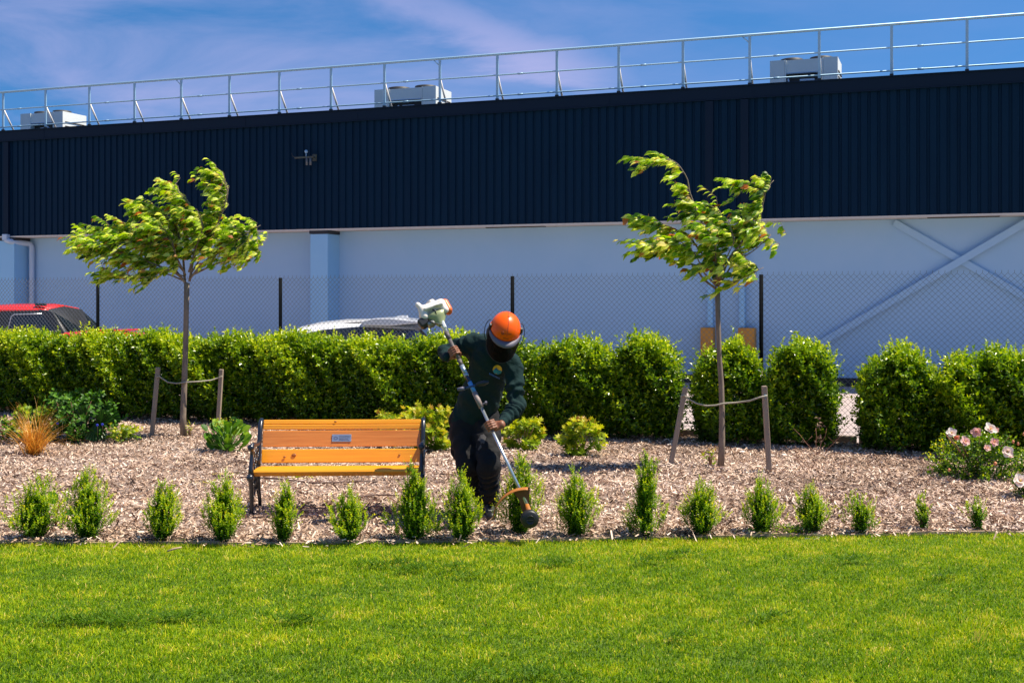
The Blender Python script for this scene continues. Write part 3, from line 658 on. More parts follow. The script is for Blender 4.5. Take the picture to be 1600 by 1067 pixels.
# ------------------------------------------------------------ box shrubs along the lawn edge
BOX = [(55,843,752,74,'leftmost box shrub of the row beside a low reddish stemmed plant',0),
 (137,845,742,68,'second box shrub from the left, tall and full with a thin top sprig',0),
 (254,846,756,56,'box shrub with forked top between the left pair and the bench',0),
 (349,847,748,62,'box shrub in front of the left bench end, bushy with spiky top',0),
 (443,848,757,38,'narrow columnar box shrub in front of the left half of the bench',0),
 (545,848,773,56,'low rounded box shrub in front of the middle of the bench',0),
 (648,845,732,72,'broad dark box shrub reaching up over the right end of the bench',1),
 (721,846,745,56,'box shrub beside the right shoe of the person, narrow topped',0),
 (812,842,722,58,'box shrub hidden partly behind the trimmer guard and head',0),
 (900,840,742,58,'box shrub immediately to the right of the trimmer head',0),
 (1008,840,714,60,'tall box shrub with a pinched waist and a loose topknot',2),
 (1096,838,756,60,'box shrub below the left wooden stake of the right tree',0),
 (1190,835,757,56,'egg shaped box shrub below the right wooden stake of the right tree',0),
 (1268,833,764,50,'small pale topped box shrub beside a patch of green weeds',0),
 (1345,834,776,40,'small leaning box shrub with yellow growth low on its right side',3),
 (1442,830,779,28,'tiny sparse box seedling, thinnest of the row',4),
 (1527,830,782,33,'tiny yellowish box seedling at the right end of the row',4)]
GB = 'box shrubs planted in a row along the lawn edge'
def box_shrub(u, v, vt, wpx, label, kind, first=None):
    g = G(u, v); ppm = F/g.y; H = (v-vt)/ppm*.95; W = wpx/ppm
    root = empty('box_shrub', (g.x, g.y+(.13 if u == 812 else 0), .008), label, 'shrub', GB)
    full = 1 if kind < 3 else (.8 if kind == 3 else .42)
    ns = int(500*full*(W/.36)*(H/.48))+24
    # shoots start on a short stem fan and rise; outline = teardrop
    z = rng.uniform(.0, 1, ns)**.85
    if kind == 2: prof = np.interp(z, [0, .12, .3, .5, .62, .75, .92, 1], [.55, .95, 1.0, .45, .34, .60, .45, .15])
    elif kind == 1: prof = np.interp(z, [0, .15, .35, .55, .65, .85, 1], [.6, .95, 1.0, .75, .42, .26, .12])
    elif kind == 4: prof = np.interp(z, [0, .25, .4, .7, 1], [.1, .25, .8, .9, .4])
    else: prof = np.interp(z, [0, .12, .32, .55, .75, .9, 1], [.42, .72, 1.05, 1.12, .85, .52, .28])
    a = rng.uniform(0, 2*np.pi, ns); lob = 1.04+.24*np.sin(a*2+u+z*2)+.20*np.sin(a*3+u*2+z*9)
    rr = prof*W/2*rng.uniform(.02, 1, ns)**.42*lob*.92
    lean = (.12 if kind == 3 else .07*math.sin(u*1.7))
    z = z*(1+.20*np.sin(a*3+u)+.14*np.sin(a*5+u*3)); Ps = np.stack([rr*np.cos(a)+lean*(.4-z)*.5, rr*np.sin(a), z*H*.78+.01], 1)
    D = np.stack([np.cos(a)*(.38-.25*z)*rr/(W/2+1e-6), np.sin(a)*(.38-.25*z)*rr/(W/2+1e-6), np.full(ns, .75)], 1)+rng.normal(size=(ns, 3))*.17
    ln = rng.uniform(.05, .11, ns)*np.interp(H, [.2, .5], [.75, 1.1])
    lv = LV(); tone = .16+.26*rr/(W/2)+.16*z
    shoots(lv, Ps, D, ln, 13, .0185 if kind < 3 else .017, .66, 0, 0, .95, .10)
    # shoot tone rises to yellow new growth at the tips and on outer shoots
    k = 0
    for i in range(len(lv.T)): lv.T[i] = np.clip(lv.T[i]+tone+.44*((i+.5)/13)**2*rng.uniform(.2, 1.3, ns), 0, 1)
    # a few long sprigs above the outline
    m = 5 if kind < 3 else 2
    Ps = np.stack([rng.normal(0, W*.12, m), rng.normal(0, W*.12, m), np.full(m, H*.72)], 1); n0 = len(lv.T)
    shoots(lv, Ps, rng.normal(size=(m, 3))*.18+np.array([0, 0, 1]), np.full(m, H*.27)*rng.uniform(.6, 1, m), 16, .016, .6, .55, .95, .95, .1)
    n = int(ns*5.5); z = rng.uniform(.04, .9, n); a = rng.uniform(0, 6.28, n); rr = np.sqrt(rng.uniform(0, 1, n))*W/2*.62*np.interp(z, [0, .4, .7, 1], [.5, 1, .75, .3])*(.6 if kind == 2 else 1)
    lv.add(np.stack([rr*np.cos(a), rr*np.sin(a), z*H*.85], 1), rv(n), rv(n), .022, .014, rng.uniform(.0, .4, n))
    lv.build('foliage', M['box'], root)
    b = MB()
    for k in range(7 if kind < 4 else 3):
        a_ = rng.uniform(0, 6.28); r_ = W*.28*rng.random(); b.tube([(0.01*math.cos(a_), .01*math.sin(a_), -.02), (r_*.5*math.cos(a_), r_*.5*math.sin(a_), H*.3), (r_*math.cos(a_), r_*math.sin(a_), H*rng.uniform(.55, .8))], [.004, .003, .0015], 5)
    b.build('stem', M['stem'], root)
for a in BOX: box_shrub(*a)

# ------------------------------------------------------------ hedge and large clipped shrubs
HC = .52                                    # hedge centre line in front of the fence (m, perpendicular)
def hedge_piece(name, u0, u1, htop, label, cat, hd=.42, ragged=1.0, v0=0, roundness=.12, dens=1.0, group=None, gaps=0):
    Y0 = FY-HC/CT
    x0, x1 = plane_x(u0, Y0), plane_x(u1, Y0); s0, s1 = x0/CT, x1/CT; L = s1-s0
    root = empty(name, (0, 0, 0), label, cat, group)
    root.matrix_world = Matrix.Translation((x0/2+x1/2, Y0-TT*(x0+x1)/2, 0)) @ Matrix.Rotation(-TH, 4, 'Z')
    def H(s): return htop*(1-(.10 if L < 3 else .03)*(np.abs(s)/(L/2))**5)+.035*np.sin(s*2.3+u0)+.045*np.sin(s*5.1+1)+.035*np.sin(s*12+u0)
    def front(s, z):                        # local half depth with bulges and a recessed base
        e = .97+.17*np.sin(s*4.1+z*2+u0)+.15*np.sin(s*8.3+z*6+1)+.13*np.sin(s*15+z*13)
        return hd*e*np.interp(z/htop, [0, .15, .5, .85, 1.0], [.62, .88, 1.0, .92, .70])
    def ends(z): return np.interp(z/htop, [0, .12, .45, .8, 1.0], [.15, .04, 0, .06, .19])*(1 if L < 3 else .6)
    lv = LV()
    # surface shoots: front and back, top, ends
    def surf(n, wh):
        if wh == 'front': s = rng.uniform(-L/2, L/2, n); z = rng.uniform(.06, 1, n)**.85*H(s+0)*.97; y = -front(s, z); D = np.stack([rng.normal(0, .3, n), np.full(n, -.75), np.full(n, .55)], 1)
        if wh == 'back': s = rng.uniform(-L/2, L/2, n); z = rng.uniform(.05, 1, n)*H(s); y = front(s, z); D = np.stack([rng.normal(0, .3, n), np.full(n, .8), np.full(n, .5)], 1)
        if wh == 'top': s = rng.uniform(-L/2, L/2, n)*.97; z = H(s)*rng.uniform(.93, 1.0, n); y = rng.uniform(-1, 1, n)*hd*.72; D = np.stack([rng.normal(0, .25, n), rng.normal(0, .3, n), np.ones(n)], 1)
        if wh == 'end':
            sg = rng.choice([-1, 1], n); z = rng.uniform(.04, .98, n)*htop; y = rng.uniform(-1, 1, n)*hd*.85; s = sg*L/2; D = np.stack([sg*.8, y/hd*.6, np.full(n, .5)], 1)
        k = 1-ends(z)/(L/2)
        if L > 0: s = s*(1-2*ends(z)/L)
        if wh in('front', 'back'): y = y*np.interp(np.abs(s)/(L/2), [0, 1-min(.5, .5/L), 1], [1, 1, .72])
        return np.stack([s, y, z], 1), D+rng.normal(size=(n, 3))*.28
    A = L*htop
    for wh, n in (('front', int(520*A*dens)), ('back', int(120*A)), ('top', int(330*L*hd*2*dens)), ('end', int(330*htop*hd*2*dens))):
        p, D = surf(n, wh); D = nrm(D); ln = rng.uniform(.10, .23, n)
        p = p-D*ln[:, None]*rng.uniform(.15, 1.5, n)[:, None]
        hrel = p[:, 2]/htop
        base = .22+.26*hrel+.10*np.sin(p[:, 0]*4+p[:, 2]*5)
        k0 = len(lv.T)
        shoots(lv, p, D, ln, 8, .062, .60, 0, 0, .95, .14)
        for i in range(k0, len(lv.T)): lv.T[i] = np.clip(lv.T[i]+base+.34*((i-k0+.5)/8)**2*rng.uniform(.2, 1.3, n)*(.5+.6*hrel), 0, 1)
    # vertical leader shoots poking out of the top
    n = int(11*L*ragged)+3; s = rng.uniform(-.95, .95, n)*L/2; p = np.stack([s, rng.uniform(-.8, .5, n)*hd, H(s)*.95], 1); k0 = len(lv.T)
    shoots(lv, p, rng.normal(size=(n, 3))*.16+np.array([0, 0, 1]), rng.uniform(.07, .22, n), 9, .048, .55, .55, .92, .8, .1)
    # interior foliage closes the body
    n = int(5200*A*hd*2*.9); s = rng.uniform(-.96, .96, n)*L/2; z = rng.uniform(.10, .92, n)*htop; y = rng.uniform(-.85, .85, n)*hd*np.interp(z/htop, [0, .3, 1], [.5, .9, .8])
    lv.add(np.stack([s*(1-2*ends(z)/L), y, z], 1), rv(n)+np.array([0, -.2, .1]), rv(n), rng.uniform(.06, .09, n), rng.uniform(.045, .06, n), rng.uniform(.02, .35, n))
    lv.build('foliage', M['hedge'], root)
    b = MB(); m = max(4, int(L*5))
    for k in range(m):
        s = -L/2+L*(k+.5)/m+rng.normal()*.04; y = rng.normal()*.08
        b.tube([(s, y, -.02), (s+rng.normal()*.03, y-.02, htop*.3), (s+rng.normal()*.12, y+rng.normal()*.1, htop*.8)], [.016, .012, .005], 6)
    b.build('stem', M['stem'], root)
    return root
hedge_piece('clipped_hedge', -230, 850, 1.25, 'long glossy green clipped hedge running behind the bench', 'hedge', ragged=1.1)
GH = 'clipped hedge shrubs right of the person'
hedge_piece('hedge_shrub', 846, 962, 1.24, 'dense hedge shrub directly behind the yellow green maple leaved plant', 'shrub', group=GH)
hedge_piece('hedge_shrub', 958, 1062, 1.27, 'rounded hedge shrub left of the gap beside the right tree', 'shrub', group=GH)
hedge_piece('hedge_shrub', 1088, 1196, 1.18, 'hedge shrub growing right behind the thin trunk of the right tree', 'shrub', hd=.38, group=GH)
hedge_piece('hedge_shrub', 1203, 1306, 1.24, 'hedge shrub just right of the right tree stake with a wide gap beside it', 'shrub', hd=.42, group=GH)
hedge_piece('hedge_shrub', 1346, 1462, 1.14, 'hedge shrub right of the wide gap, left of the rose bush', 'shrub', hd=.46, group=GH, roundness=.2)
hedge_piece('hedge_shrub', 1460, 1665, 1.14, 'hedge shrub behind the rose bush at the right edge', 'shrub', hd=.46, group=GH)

# ------------------------------------------------------------ trees
def tree(trunk, limbs, label, n_leaf, seed, tw_den=1.0, lsz=.085):
    global rng
    rng = np.random.default_rng(seed)
    g = G(*trunk[0][:2]); Y0 = g.y
    root = empty('young_tree', (g.x, g.y, 0), label, 'tree', 'young staked trees')
    def L_(u, v, dy): q = P(u, v, Y0+dy); return np.array([q.x-g.x, q.y-g.y, q.z])
    b = MB(); pts = [L_(u, v, 0) for u, v, r in trunk]; pts[0][2] = -.03
    b.tube(pts, [r for u, v, r in trunk], 12)
    lv = LV(); se = LV(); b2 = MB()
    wind = np.array([-1, .12, -.02])
    for pts_, r0, t0, dens in limbs:
        pp = np.array([L_(q_[0]+(9 if kk > 1 else 0), q_[1], q_[2]) for kk, q_ in enumerate(pts_)])
        # resample
        seg = np.linalg.norm(np.diff(pp, axis=0), axis=1); cum = np.r_[0, np.cumsum(seg)]; Lt = cum[-1]; m = max(6, int(Lt/.05))
        ts = np.linspace(0, Lt, m); q = np.stack([np.interp(ts, cum, pp[:, k]) for k in range(3)], 1)
        q[1:-1] = (q[:-2]+2*q[1:-1]+q[2:])/4
        rad = [r0*(1-.82*t/Lt)+.0015 for t in ts]; b2.tube(q, rad, 7)
        dl = np.gradient(q, axis=0); dl = nrm(dl)
        nt_ = max(2, int(Lt*(1-t0)*30*dens*tw_den))
        for k in range(nt_):
            t = t0+(1-t0)*rng.random()**.85; i = min(int(t*(m-1)), m-1); p0 = q[i]
            d = nrm(dl[i]*.7+wind*rng.uniform(.2, 1.1)+rng.normal(size=3)*np.array([.5, .85, .8])+np.array([0, 0, .0]))
            ln = rng.uniform(.10, .40); nk = int(rng.integers(8, 14))
            c1 = p0+d*ln*.5; d2 = nrm(d+wind*.9+np.array([0, 0, -.15])); p1 = c1+d2*ln*.5
            b2.tube([p0, c1, p1], [.0035, .0025, .0015], 4, cap=False)
            tb = rng.normal(.44, .17)
            for j in range(nk):
                s = (j+.6)/nk; p = p0+(c1-p0)*s*2 if s < .5 else c1+(p1-c1)*(s-.5)*2
                ld = nrm(wind*1.15+d2*.35+rng.normal(size=3)*np.array([.35, .5, .30])+np.array([0, 0, -.22-.1*rng.random()]))
                nn = np.array([rng.normal()*.4+.15, rng.normal()*.5-.35, .8])
                tone = tb+rng.normal()*.10+(.14 if rng.random() < .3 else 0)
                if rng.random() < .34: tone = rng.uniform(.74, .90)
                if s > .8 and rng.random() < .10: tone = rng.uniform(.92, 1)
                l = lsz*rng.uniform(.65, 1.2)
                lv.add(p, ld, nn, l, l*rng.uniform(.60, .85), tone)
            if rng.random() < .10:
                for j in range(5): se.add(p1+rng.normal(size=3)*.02, rng.normal(size=3), rng.normal(size=3), .018, .012, rng.uniform(.93, 1))
    b2v = MB(); b.v and None
    tr = b.build('trunk', M['bark'], root); b2.build('branches', M['bark'], tr)
    lv.build('crown', M['treeleaf'], root, T8)
    if se.P: tag(se.build('seed_cluster', M['treeleaf'], root), kind='stuff')
    return root
tree([(287,683,.046),(286,650,.040),(288,600,.037),(290,540,.035),(291,490,.034),(292,442,.036)],
 [([(292,444,0),(278,428,-.05),(245,418,-.15),(205,402,-.2),(165,394,-.2),(138,384,-.15),(122,380,-.1)], .016, .30, 1.15),
  ([(285,436,0),(268,415,.1),(235,385,.2),(195,362,.25),(160,362,.25),(145,366,.2)], .016, .25, 1.3),
  ([(290,440,0),(262,428,.1),(235,427,.1),(205,432,.05),(175,430,0),(150,424,0)], .010, .55, .55),
  ([(289,440,0),(286,400,.05),(268,355,.1),(240,330,.1),(212,326,.1)], .016, .3, 1.4),
  ([(288,425,0),(262,395,-.1),(225,372,-.2),(190,372,-.25),(165,385,-.2)], .012, .25, 1.2),
  ([(285,400,.05),(298,350,.05),(288,318,0),(268,298,0),(256,290,0)], .012, .3, 1.2),
  ([(296,440,0),(303,400,0),(320,375,0),(338,335,-.05),(348,300,-.05),(342,280,-.05),(325,270,-.05)], .016, .35, 1.25),
  ([(296,436,0),(318,410,-.1),(345,388,-.15),(372,368,-.2),(398,352,-.2)], .015, .4, 1.15),
  ([(300,430,0),(335,413,.05),(365,402,.1),(388,384,.1),(402,384,.1)], .013, .5, .95),
  ([(290,430,0),(275,400,-.2),(258,370,-.3),(240,350,-.3)], .011, .2, 1.4),
  ([(295,425,0),(305,390,-.15),(310,355,-.25),(300,330,-.25)], .011, .25, 1.3),
  ([(300,425,0),(325,385,.15),(345,362,.2),(352,352,.2)], .010, .4, .8),
  ([(288,432,0),(270,425,-.15),(250,420,-.2),(235,430,-.25),(218,437,-.25)], .009, .5, .7)],
 'windblown young tree with dense crown swept left, behind the left end of the bench', 0, 11, 2.4, .095)
tree([(1126,731,.038),(1128,690,.034),(1128,640,.030),(1127,600,.029),(1124,560,.027),(1122,500,.026),(1121,452,.029)],
 [([(1120,452,0),(1100,438,0),(1078,418,-.05),(1048,395,-.1),(1018,386,-.1),(990,390,-.1)], .012, .42, .95),
  ([(1120,448,0),(1103,405,.05),(1070,372,.1),(1035,352,.1),(1000,350,.1),(985,352,.1)], .012, .42, 1.0),
  ([(1120,445,0),(1110,400,0),(1092,360,0),(1077,322,0),(1068,300,0),(1066,280,0),(1050,255,0),(1030,246,0),(1002,252,0)], .011, .34, .85),
  ([(1122,445,0),(1140,402,-.05),(1164,362,-.05),(1182,325,-.05),(1188,295,-.05),(1200,282,-.05)], .013, .38, 1.35),
  ([(1188,292,-.05),(1176,284,-.05),(1160,286,-.05),(1150,296,-.05)], .004, .1, .9),
  ([(1122,455,0),(1140,445,-.1),(1160,430,-.15),(1184,418,-.15)], .010, .40, 1.2),
  ([(1121,445,0),(1124,400,.1),(1128,362,.1),(1118,338,.1),(1100,328,.1)], .010, .35, 1.1),
  ([(1122,448,0),(1145,412,.1),(1172,390,.1),(1196,366,.1)], .010, .35, 1.0),
  ([(1121,440,0),(1118,400,-.15),(1110,372,-.25),(1090,352,-.25)], .009, .3, 1.1),
  ([(1120,448,0),(1098,425,-.1),(1080,400,-.2),(1060,380,-.25),(1040,372,-.25)], .009, .35, .9),
  ([(1122,440,0),(1134,405,-.15),(1140,375,-.2),(1132,355,-.2)], .009, .3, 1.0),
  ([(1164,362,-.05),(1182,345,-.1),(1194,352,-.1)], .005, .2, .8)],
 'windblown young tree with sparse forked crown and two tall whips, on the right', 0, 23, 1.35, .094)
rng = np.random.default_rng(99)
# stakes and ties
def stake(u0, v0, u1, v1, Y, label, r=.030):
    a = P(u0, v0, Y); c = P(u1, v1, Y); d = (a-c); L = d.length; c2 = c-d.normalized()*.08
    o = MB(); o.box((0, 0, (L+.08)/2), (r*2, r*1.7, L+.08), bev=.004)
    e = o.build('wooden_stake', M['stake']); e.location = c2; e.rotation_euler = d.to_track_quat('Z', 'Y').to_euler()
    tag(e, label, 'stake', 'wooden stakes supporting the young trees'); return a, c
yl = G(237, 683).y; yl2 = yl+.15; yt = G(287, 683).y
stake(247, 574, 237, 683, yl, 'leaning wooden stake left of the left tree trunk')
stake(346, 577, 340, 676, yl2+.1, 'upright wooden stake between the left tree trunk and the bench')
stake(1071, 605, 1047, 731, G(1047, 731).y, 'leaning wooden stake left of the right tree trunk', .029)
stake(1194, 603, 1202, 738, G(1201, 738).y, 'wooden stake right of the right tree trunk with a staple near the top', .030)
def tie(pts, label):
    b = MB(); b.tube(pts, .010, 6); a = pts[0]; c = pts[-1]
    tag(b.build('tree_tie', M['rope']), label, 'tie', 'ties holding the young trees to their stakes')
def seglist(px, ys): return [P(u, v, y) for (u, v), y in zip(px, ys)]
tie(seglist([(243,590),(249,588),(253,591),(262,597),(275,599),(284,598),(292,597),(310,596),(330,594),(342,590),(347,588)], [yl-.03, yl-.045, yl, yl, yt-.03, yt-.055, yt-.05, yt-.02, yl2+.05, yl2+.08, yl2+.04]), 'sagging tie around the left tree trunk')
y1, y2, y3 = G(1047, 731).y, G(1126, 731).y, G(1201, 738).y
tie(seglist([(1063,620),(1068,617),(1075,623),(1088,630),(1104,634),(1119,633),(1127,631),(1132,630),(1150,629),(1172,626),(1186,621),(1199,618)], [y1-.03, y1-.045, y1, y1, y2-.03, y2-.045, y2-.055, y2-.05, y2, y3, y3-.03, y3-.04]), 'sagging tie around the right tree trunk')
b = MB(); q = P(1196, 620, y3-.036); b.tube([q+Vector((-.012, 0, .02)), q+Vector((0, -.004, -.025)), q+Vector((.014, 0, .02)), q+Vector((-.012, 0, .02))], .004, 5)
tag(b.build('wire_staple', M['steel']), 'small metal staple on the stake right of the right tree', 'staple')

# ------------------------------------------------------------ garden plants
def mound(name, u, v, H, W, leaf, wl, ns, per, m, tpl, label, cat='plant', tone=(.3, .8), D=None, ln=(.10, .2), spread=1.0, dz=0, group=None):
    g = G(u, v); root = empty(name, (g.x, g.y, 0), label, cat, group)
    a = rng.uniform(0, 2*np.pi, ns); r = np.sqrt(rng.uniform(0, 1, ns)); z = rng.uniform(0, 1, ns)
    rr = r*W/2*np.interp(z, [0, .4, 1], [.7, 1, .55]); p = np.stack([rr*np.cos(a), rr*np.sin(a)*.8, z*H*.82+.02], 1)
    dd = np.stack([np.cos(a)*r, np.sin(a)*r, np.full(ns, .8)], 1)+rng.normal(size=(ns, 3))*.25
    lv = LV(); L_ = rng.uniform(*ln, ns); shoots(lv, p-nrm(dd)*L_[:, None]*.5, dd, L_, per, leaf, wl, tone[0], tone[1], spread, .13)
    for i in range(len(lv.T)): lv.T[i] = np.clip(lv.T[i]+.18*(z-.5), 0, 1)
    lv.build('foliage', m, root, tpl)
    b = MB()
    for k in range(8):
        a_ = rng.uniform(0, 6.28); b.tube([(0, 0, -.02), (W*.12*math.cos(a_), W*.12*math.sin(a_), H*.4), (W*.26*math.cos(a_), W*.26*math.sin(a_), H*.75)], [.007, .005, .003], 5)
    b.build('stem', M['twine'], root); return root
GM = 'yellow green lobed leaf plants in front of the hedge'
mound('lobed_leaf_plant', 908, 712, .46, .58, .085, .95, 62, 7, M['maple'], TM, 'yellow green lobed leaf plant standing alone right of the person', group=GM)
mound('lobed_leaf_plant', 818, 704, .38, .60, .085, .95, 60, 7, M['maple'], TM, 'yellow green lobed leaf plant at the left elbow side of the person', group=GM)
mound('lobed_leaf_plant', 668, 706, .60, .72, .085, .95, 95, 7, M['maple'], TM, 'large yellow green lobed leaf plant between the bench end and the person', group=GM)
mound('lobed_leaf_plant', 610, 698, .48, .42, .075, .9, 40, 6, M['maple'], TM, 'yellow green lobed leaf plant showing above the right part of the bench back', group=GM)
mound('lobed_leaf_plant', 52, 692, .50, .62, .07, .9, 70, 7, M['maple'], TM, 'dull green lobed leaf plant behind the tan grass tussock', tone=(.05, .55), group=GM)
mound('dark_leafy_plant', 122, 690, .72, 1.15, .07, .8, 190, 7, M['broad'], T8, 'dark green leafy plant rising behind the fan leaves on the left', tone=(.05, .6))
mound('low_leafy_plant', 190, 692, .22, .44, .06, .8, 46, 6, M['maple'], TM, 'low green plant spreading over the mulch left of the left tree stake', tone=(.2, .7))
mound('low_leafy_plant', 8, 690, .30, .40, .06, .8, 30, 6, M['broad'], T8, 'low leafy plant at the left edge of the photo', tone=(.1, .8))
mound('small_seedling', 1110, 729, .17, .13, .06, .4, 8, 6, M['maple'], T4, 'small seedling with reddish tips at the foot of the right tree trunk', tone=(.3, 1.0))
mound('small_seedling', 296, 684, .17, .09, .04, .5, 6, 6, M['maple'], T4, 'small seedling at the foot of the left tree trunk', tone=(.3, .8))
# weeds
def weeds(u, v, wx, wy, n, label, tone=.5, leaf=.03, nm_='weed_patch', h=.02):
    g = G(u, v); lv = LV(); q = rng.normal(size=(n, 2))*np.array([wx, wy])
    lv.add(np.stack([q[:, 0], q[:, 1], rng.uniform(.01, h+.01, n)], 1), rv(n)*np.array([1, 1, .4])+np.array([0, 0, .4]), rng.normal(size=(n, 3))*.3+np.array([0, -.2, 1]), leaf*rng.uniform(.6, 1.2, n), leaf*.6, rng.normal(tone, .15, n))
    o = lv.build(nm_, M['maple'], None, T4); o.location = (g.x, g.y, 0); tag(o, label, 'weeds', kind='stuff')
weeds(471, 749, .07, .04, 110, 'flat patch of green weeds on the mulch seen under the bench', .7)
weeds(350, 744, .08, .035, 60, 'thin patch of green weeds left of the bench', .7, .022)
weeds(1238, 835, .07, .03, 190, 'green weeds creeping from the lawn beside the small pale box shrub', .35, .03, h=.06)
weeds(1190, 838, .05, .02, 70, 'green weeds at the foot of the egg shaped box shrub', .3, .028, h=.04)
weeds(318, 757, .05, .03, 26, 'scattered tiny weeds on open mulch left of the bench', .7, .02)
# tan tussock
g = G(53, 711); lv_n = 330; V = []; Fa = []; T_ = []
for k in range(lv_n):
    a = rng.uniform(0, 6.28); L = rng.uniform(.34, .76); out_ = rng.uniform(.2, 1.2); wdt = .0056
    hd_ = np.array([math.cos(a), math.sin(a)*.8]); px = np.array([*(rng.normal(size=2)*.035), -.01]); pts = []; th0 = rng.uniform(.05, 1.05)
    for j in range(8):
        th = th0+out_*1.5*(j/7)**1.6; pts.append(px.copy()); px = px+np.array([hd_[0]*math.sin(th), hd_[1]*math.sin(th), math.cos(th)])*L/7
    sd = np.array([-hd_[1], hd_[0], 0]); c0 = len(V); t = rng.uniform(.15, 1)
    for j, p in enumerate(pts):
        ww = wdt*(1-j/7.5); V += [p-sd*ww, p+sd*ww]; T_ += [t, t]
    for j in range(7): Fa.append((c0+2*j, c0+2*j+1, c0+2*j+3, c0+2*j+2))
o = mesh_np('grass_tussock', np.array(V), np.array(Fa), M['tan'], attr=T_); o.location = g; tag(o, 'tussock of arching tan ornamental grass on the mulch at far left', 'ornamental grass')
# broad leaved plant left of the bench
g = G(356, 706); root = empty('broad_leaf_plant', g, 'bright green broad leaved plant just left of the bench back', 'plant')
lv = LV(); b = MB()
for k in range(64):
    a = rng.uniform(0, 6.28); r = .03+.22*rng.random()**.7; z = rng.uniform(.05, .36)*(1.15-r*1.4); p = np.array([r*math.cos(a), r*math.sin(a)*.7, z])
    lv.add(p-np.array([0, 0, .03]), np.array([math.cos(a)*.6, math.sin(a)*.5, .75])+rng.normal(size=3)*.15, np.array([-math.cos(a)*.5+.1, -math.sin(a)*.5-.5, .6]), rng.uniform(.08, .13), rng.uniform(.065, .10), rng.uniform(.1, 1))
    b.tube([(0, 0, -.01), p*.6, p-np.array([0, 0, .02])], .005, 5)
lv.build('leaf', M['broad'], root, TR); b.build('stem', mat('green_stem', (.16, .30, .05), .6), root)
lv = LV(); n = 120; q = rng.normal(size=(n, 3))*np.array([.065, .05, .035])+np.array([-.06, .02, .35]); lv.add(q, rv(n), rv(n), .022, .016, rng.uniform(.55, .85, n)); lv.build('flower_head', M['maple'], root)
# fan leaves
g = G(150, 690); root = empty('fan_leaf_plant', (g.x, g.y, 0), 'dark plant with large pleated fan leaves behind the tan grass tussock', 'plant')
def fan(c, r, rot, tilt, spread_, yaw=0):
    n = 16; V = [(0, 0, 0)]
    for k in range(n+1):
        t = -spread_/2+spread_*k/n; rr = r*(1-.10*(k % 2))*(1-.12*abs(t/spread_*2)**3); V.append((rr*math.sin(t), (.03 if k % 2 else -.03)*r*1.4, rr*math.cos(t)))
    Mx = Matrix.Translation(c) @ Matrix.Rotation(yaw, 4, 'Z') @ Matrix.Rotation(rot, 4, 'Y') @ Matrix.Rotation(tilt, 4, 'X')
    V = [Mx @ Vector(v) for v in V]; return mesh_np('leaf', np.array(V), np.array([(0, k+1, k+2) for k in range(n)]), M['fan'], root, attr=rng.uniform(.1, 1)*np.ones(len(V)))
fan((-.12, 0, .22), .30, R(-30), R(25), R(110)); fan((.06, -.02, .20), .30, R(24), R(30), R(80)); fan((.0, -.05, .28), .34, R(-6), R(-110), R(90)); fan((.02, -.08, .26), .26, R(170), R(20), R(80)); fan((.14, .06, .30), .22, R(50), R(30), R(110)); fan((-.22, .05, .2), .26, R(-60), R(35), R(100))
b = MB()
for c in ((-.12, 0, .22), (.06, -.02, .2), (.14, .06, .3), (-.22, .05, .2)): b.tube([(0, 0, -.02), (c[0]*.5, c[1]*.5, c[2]*.6), c], .008, 6)
b.build('stem', M['stem'], root)
# blue flowers
for k, (u, v, yv) in enumerate(((152, 664, 690), (160, 663, 690), (97, 659, 692), (90, 661, 692), (1, 0, 0))):
    if not yv: continue
    Y = G(u, yv).y-.18; c = P(u, v, Y); b = MB()
    for j in range(5):
        a = j*1.2566; b.ball(c+Vector((.010*math.cos(a), -.004, .010*math.sin(a))), (.009, .004, .008), 8)
    b.cm = 1; b.tube([c+Vector((0, .01, 0)), (c.x, c.y+.02, 0)], .002, 4)
    tag(b.build('blue_flower', [M['blue_flower'], M['stem']]), 'small blue flower, the '+('left', 'right', 'right', 'left')[k]+' one of the pair '+('right' if k < 2 else 'left')+' of the fan leaved plant', 'flower', 'blue flowers right of the fan leaves' if k < 2 else 'blue flowers left of the fan leaves')
# reddish low plant between first two box shrubs
g = G(90, 822); root = empty('rhubarb_like_plant', g, 'low plant with red stems and two green leaves between the first two box shrubs', 'plant')
b = MB(); b.tube([(-.02, 0, -.01), (-.01, 0, .10), (.02, 0, .19)], .006, 6); b.tube([(-.02, 0, 0), (.03, -.02, .09), (.08, -.02, .12)], .005, 6); b.build('stem', mat('red_stem', (.45, .06, .02), .6), root)
lv = LV(); lv.add(np.array([[.01, 0, .17], [.04, -.02, .11], [-.02, .0, .18], [.0, -.01, .05]]), np.array([[.5, -.2, .3], [.8, -.2, .0], [-.2, -.1, .6], [.3, -.5, .1]]), np.array([[0, -.4, 1]]*4)*1.0, .11, .08, np.array([.5, .25, .6, .2])); lv.build('leaf', M['broad'], root, TR)
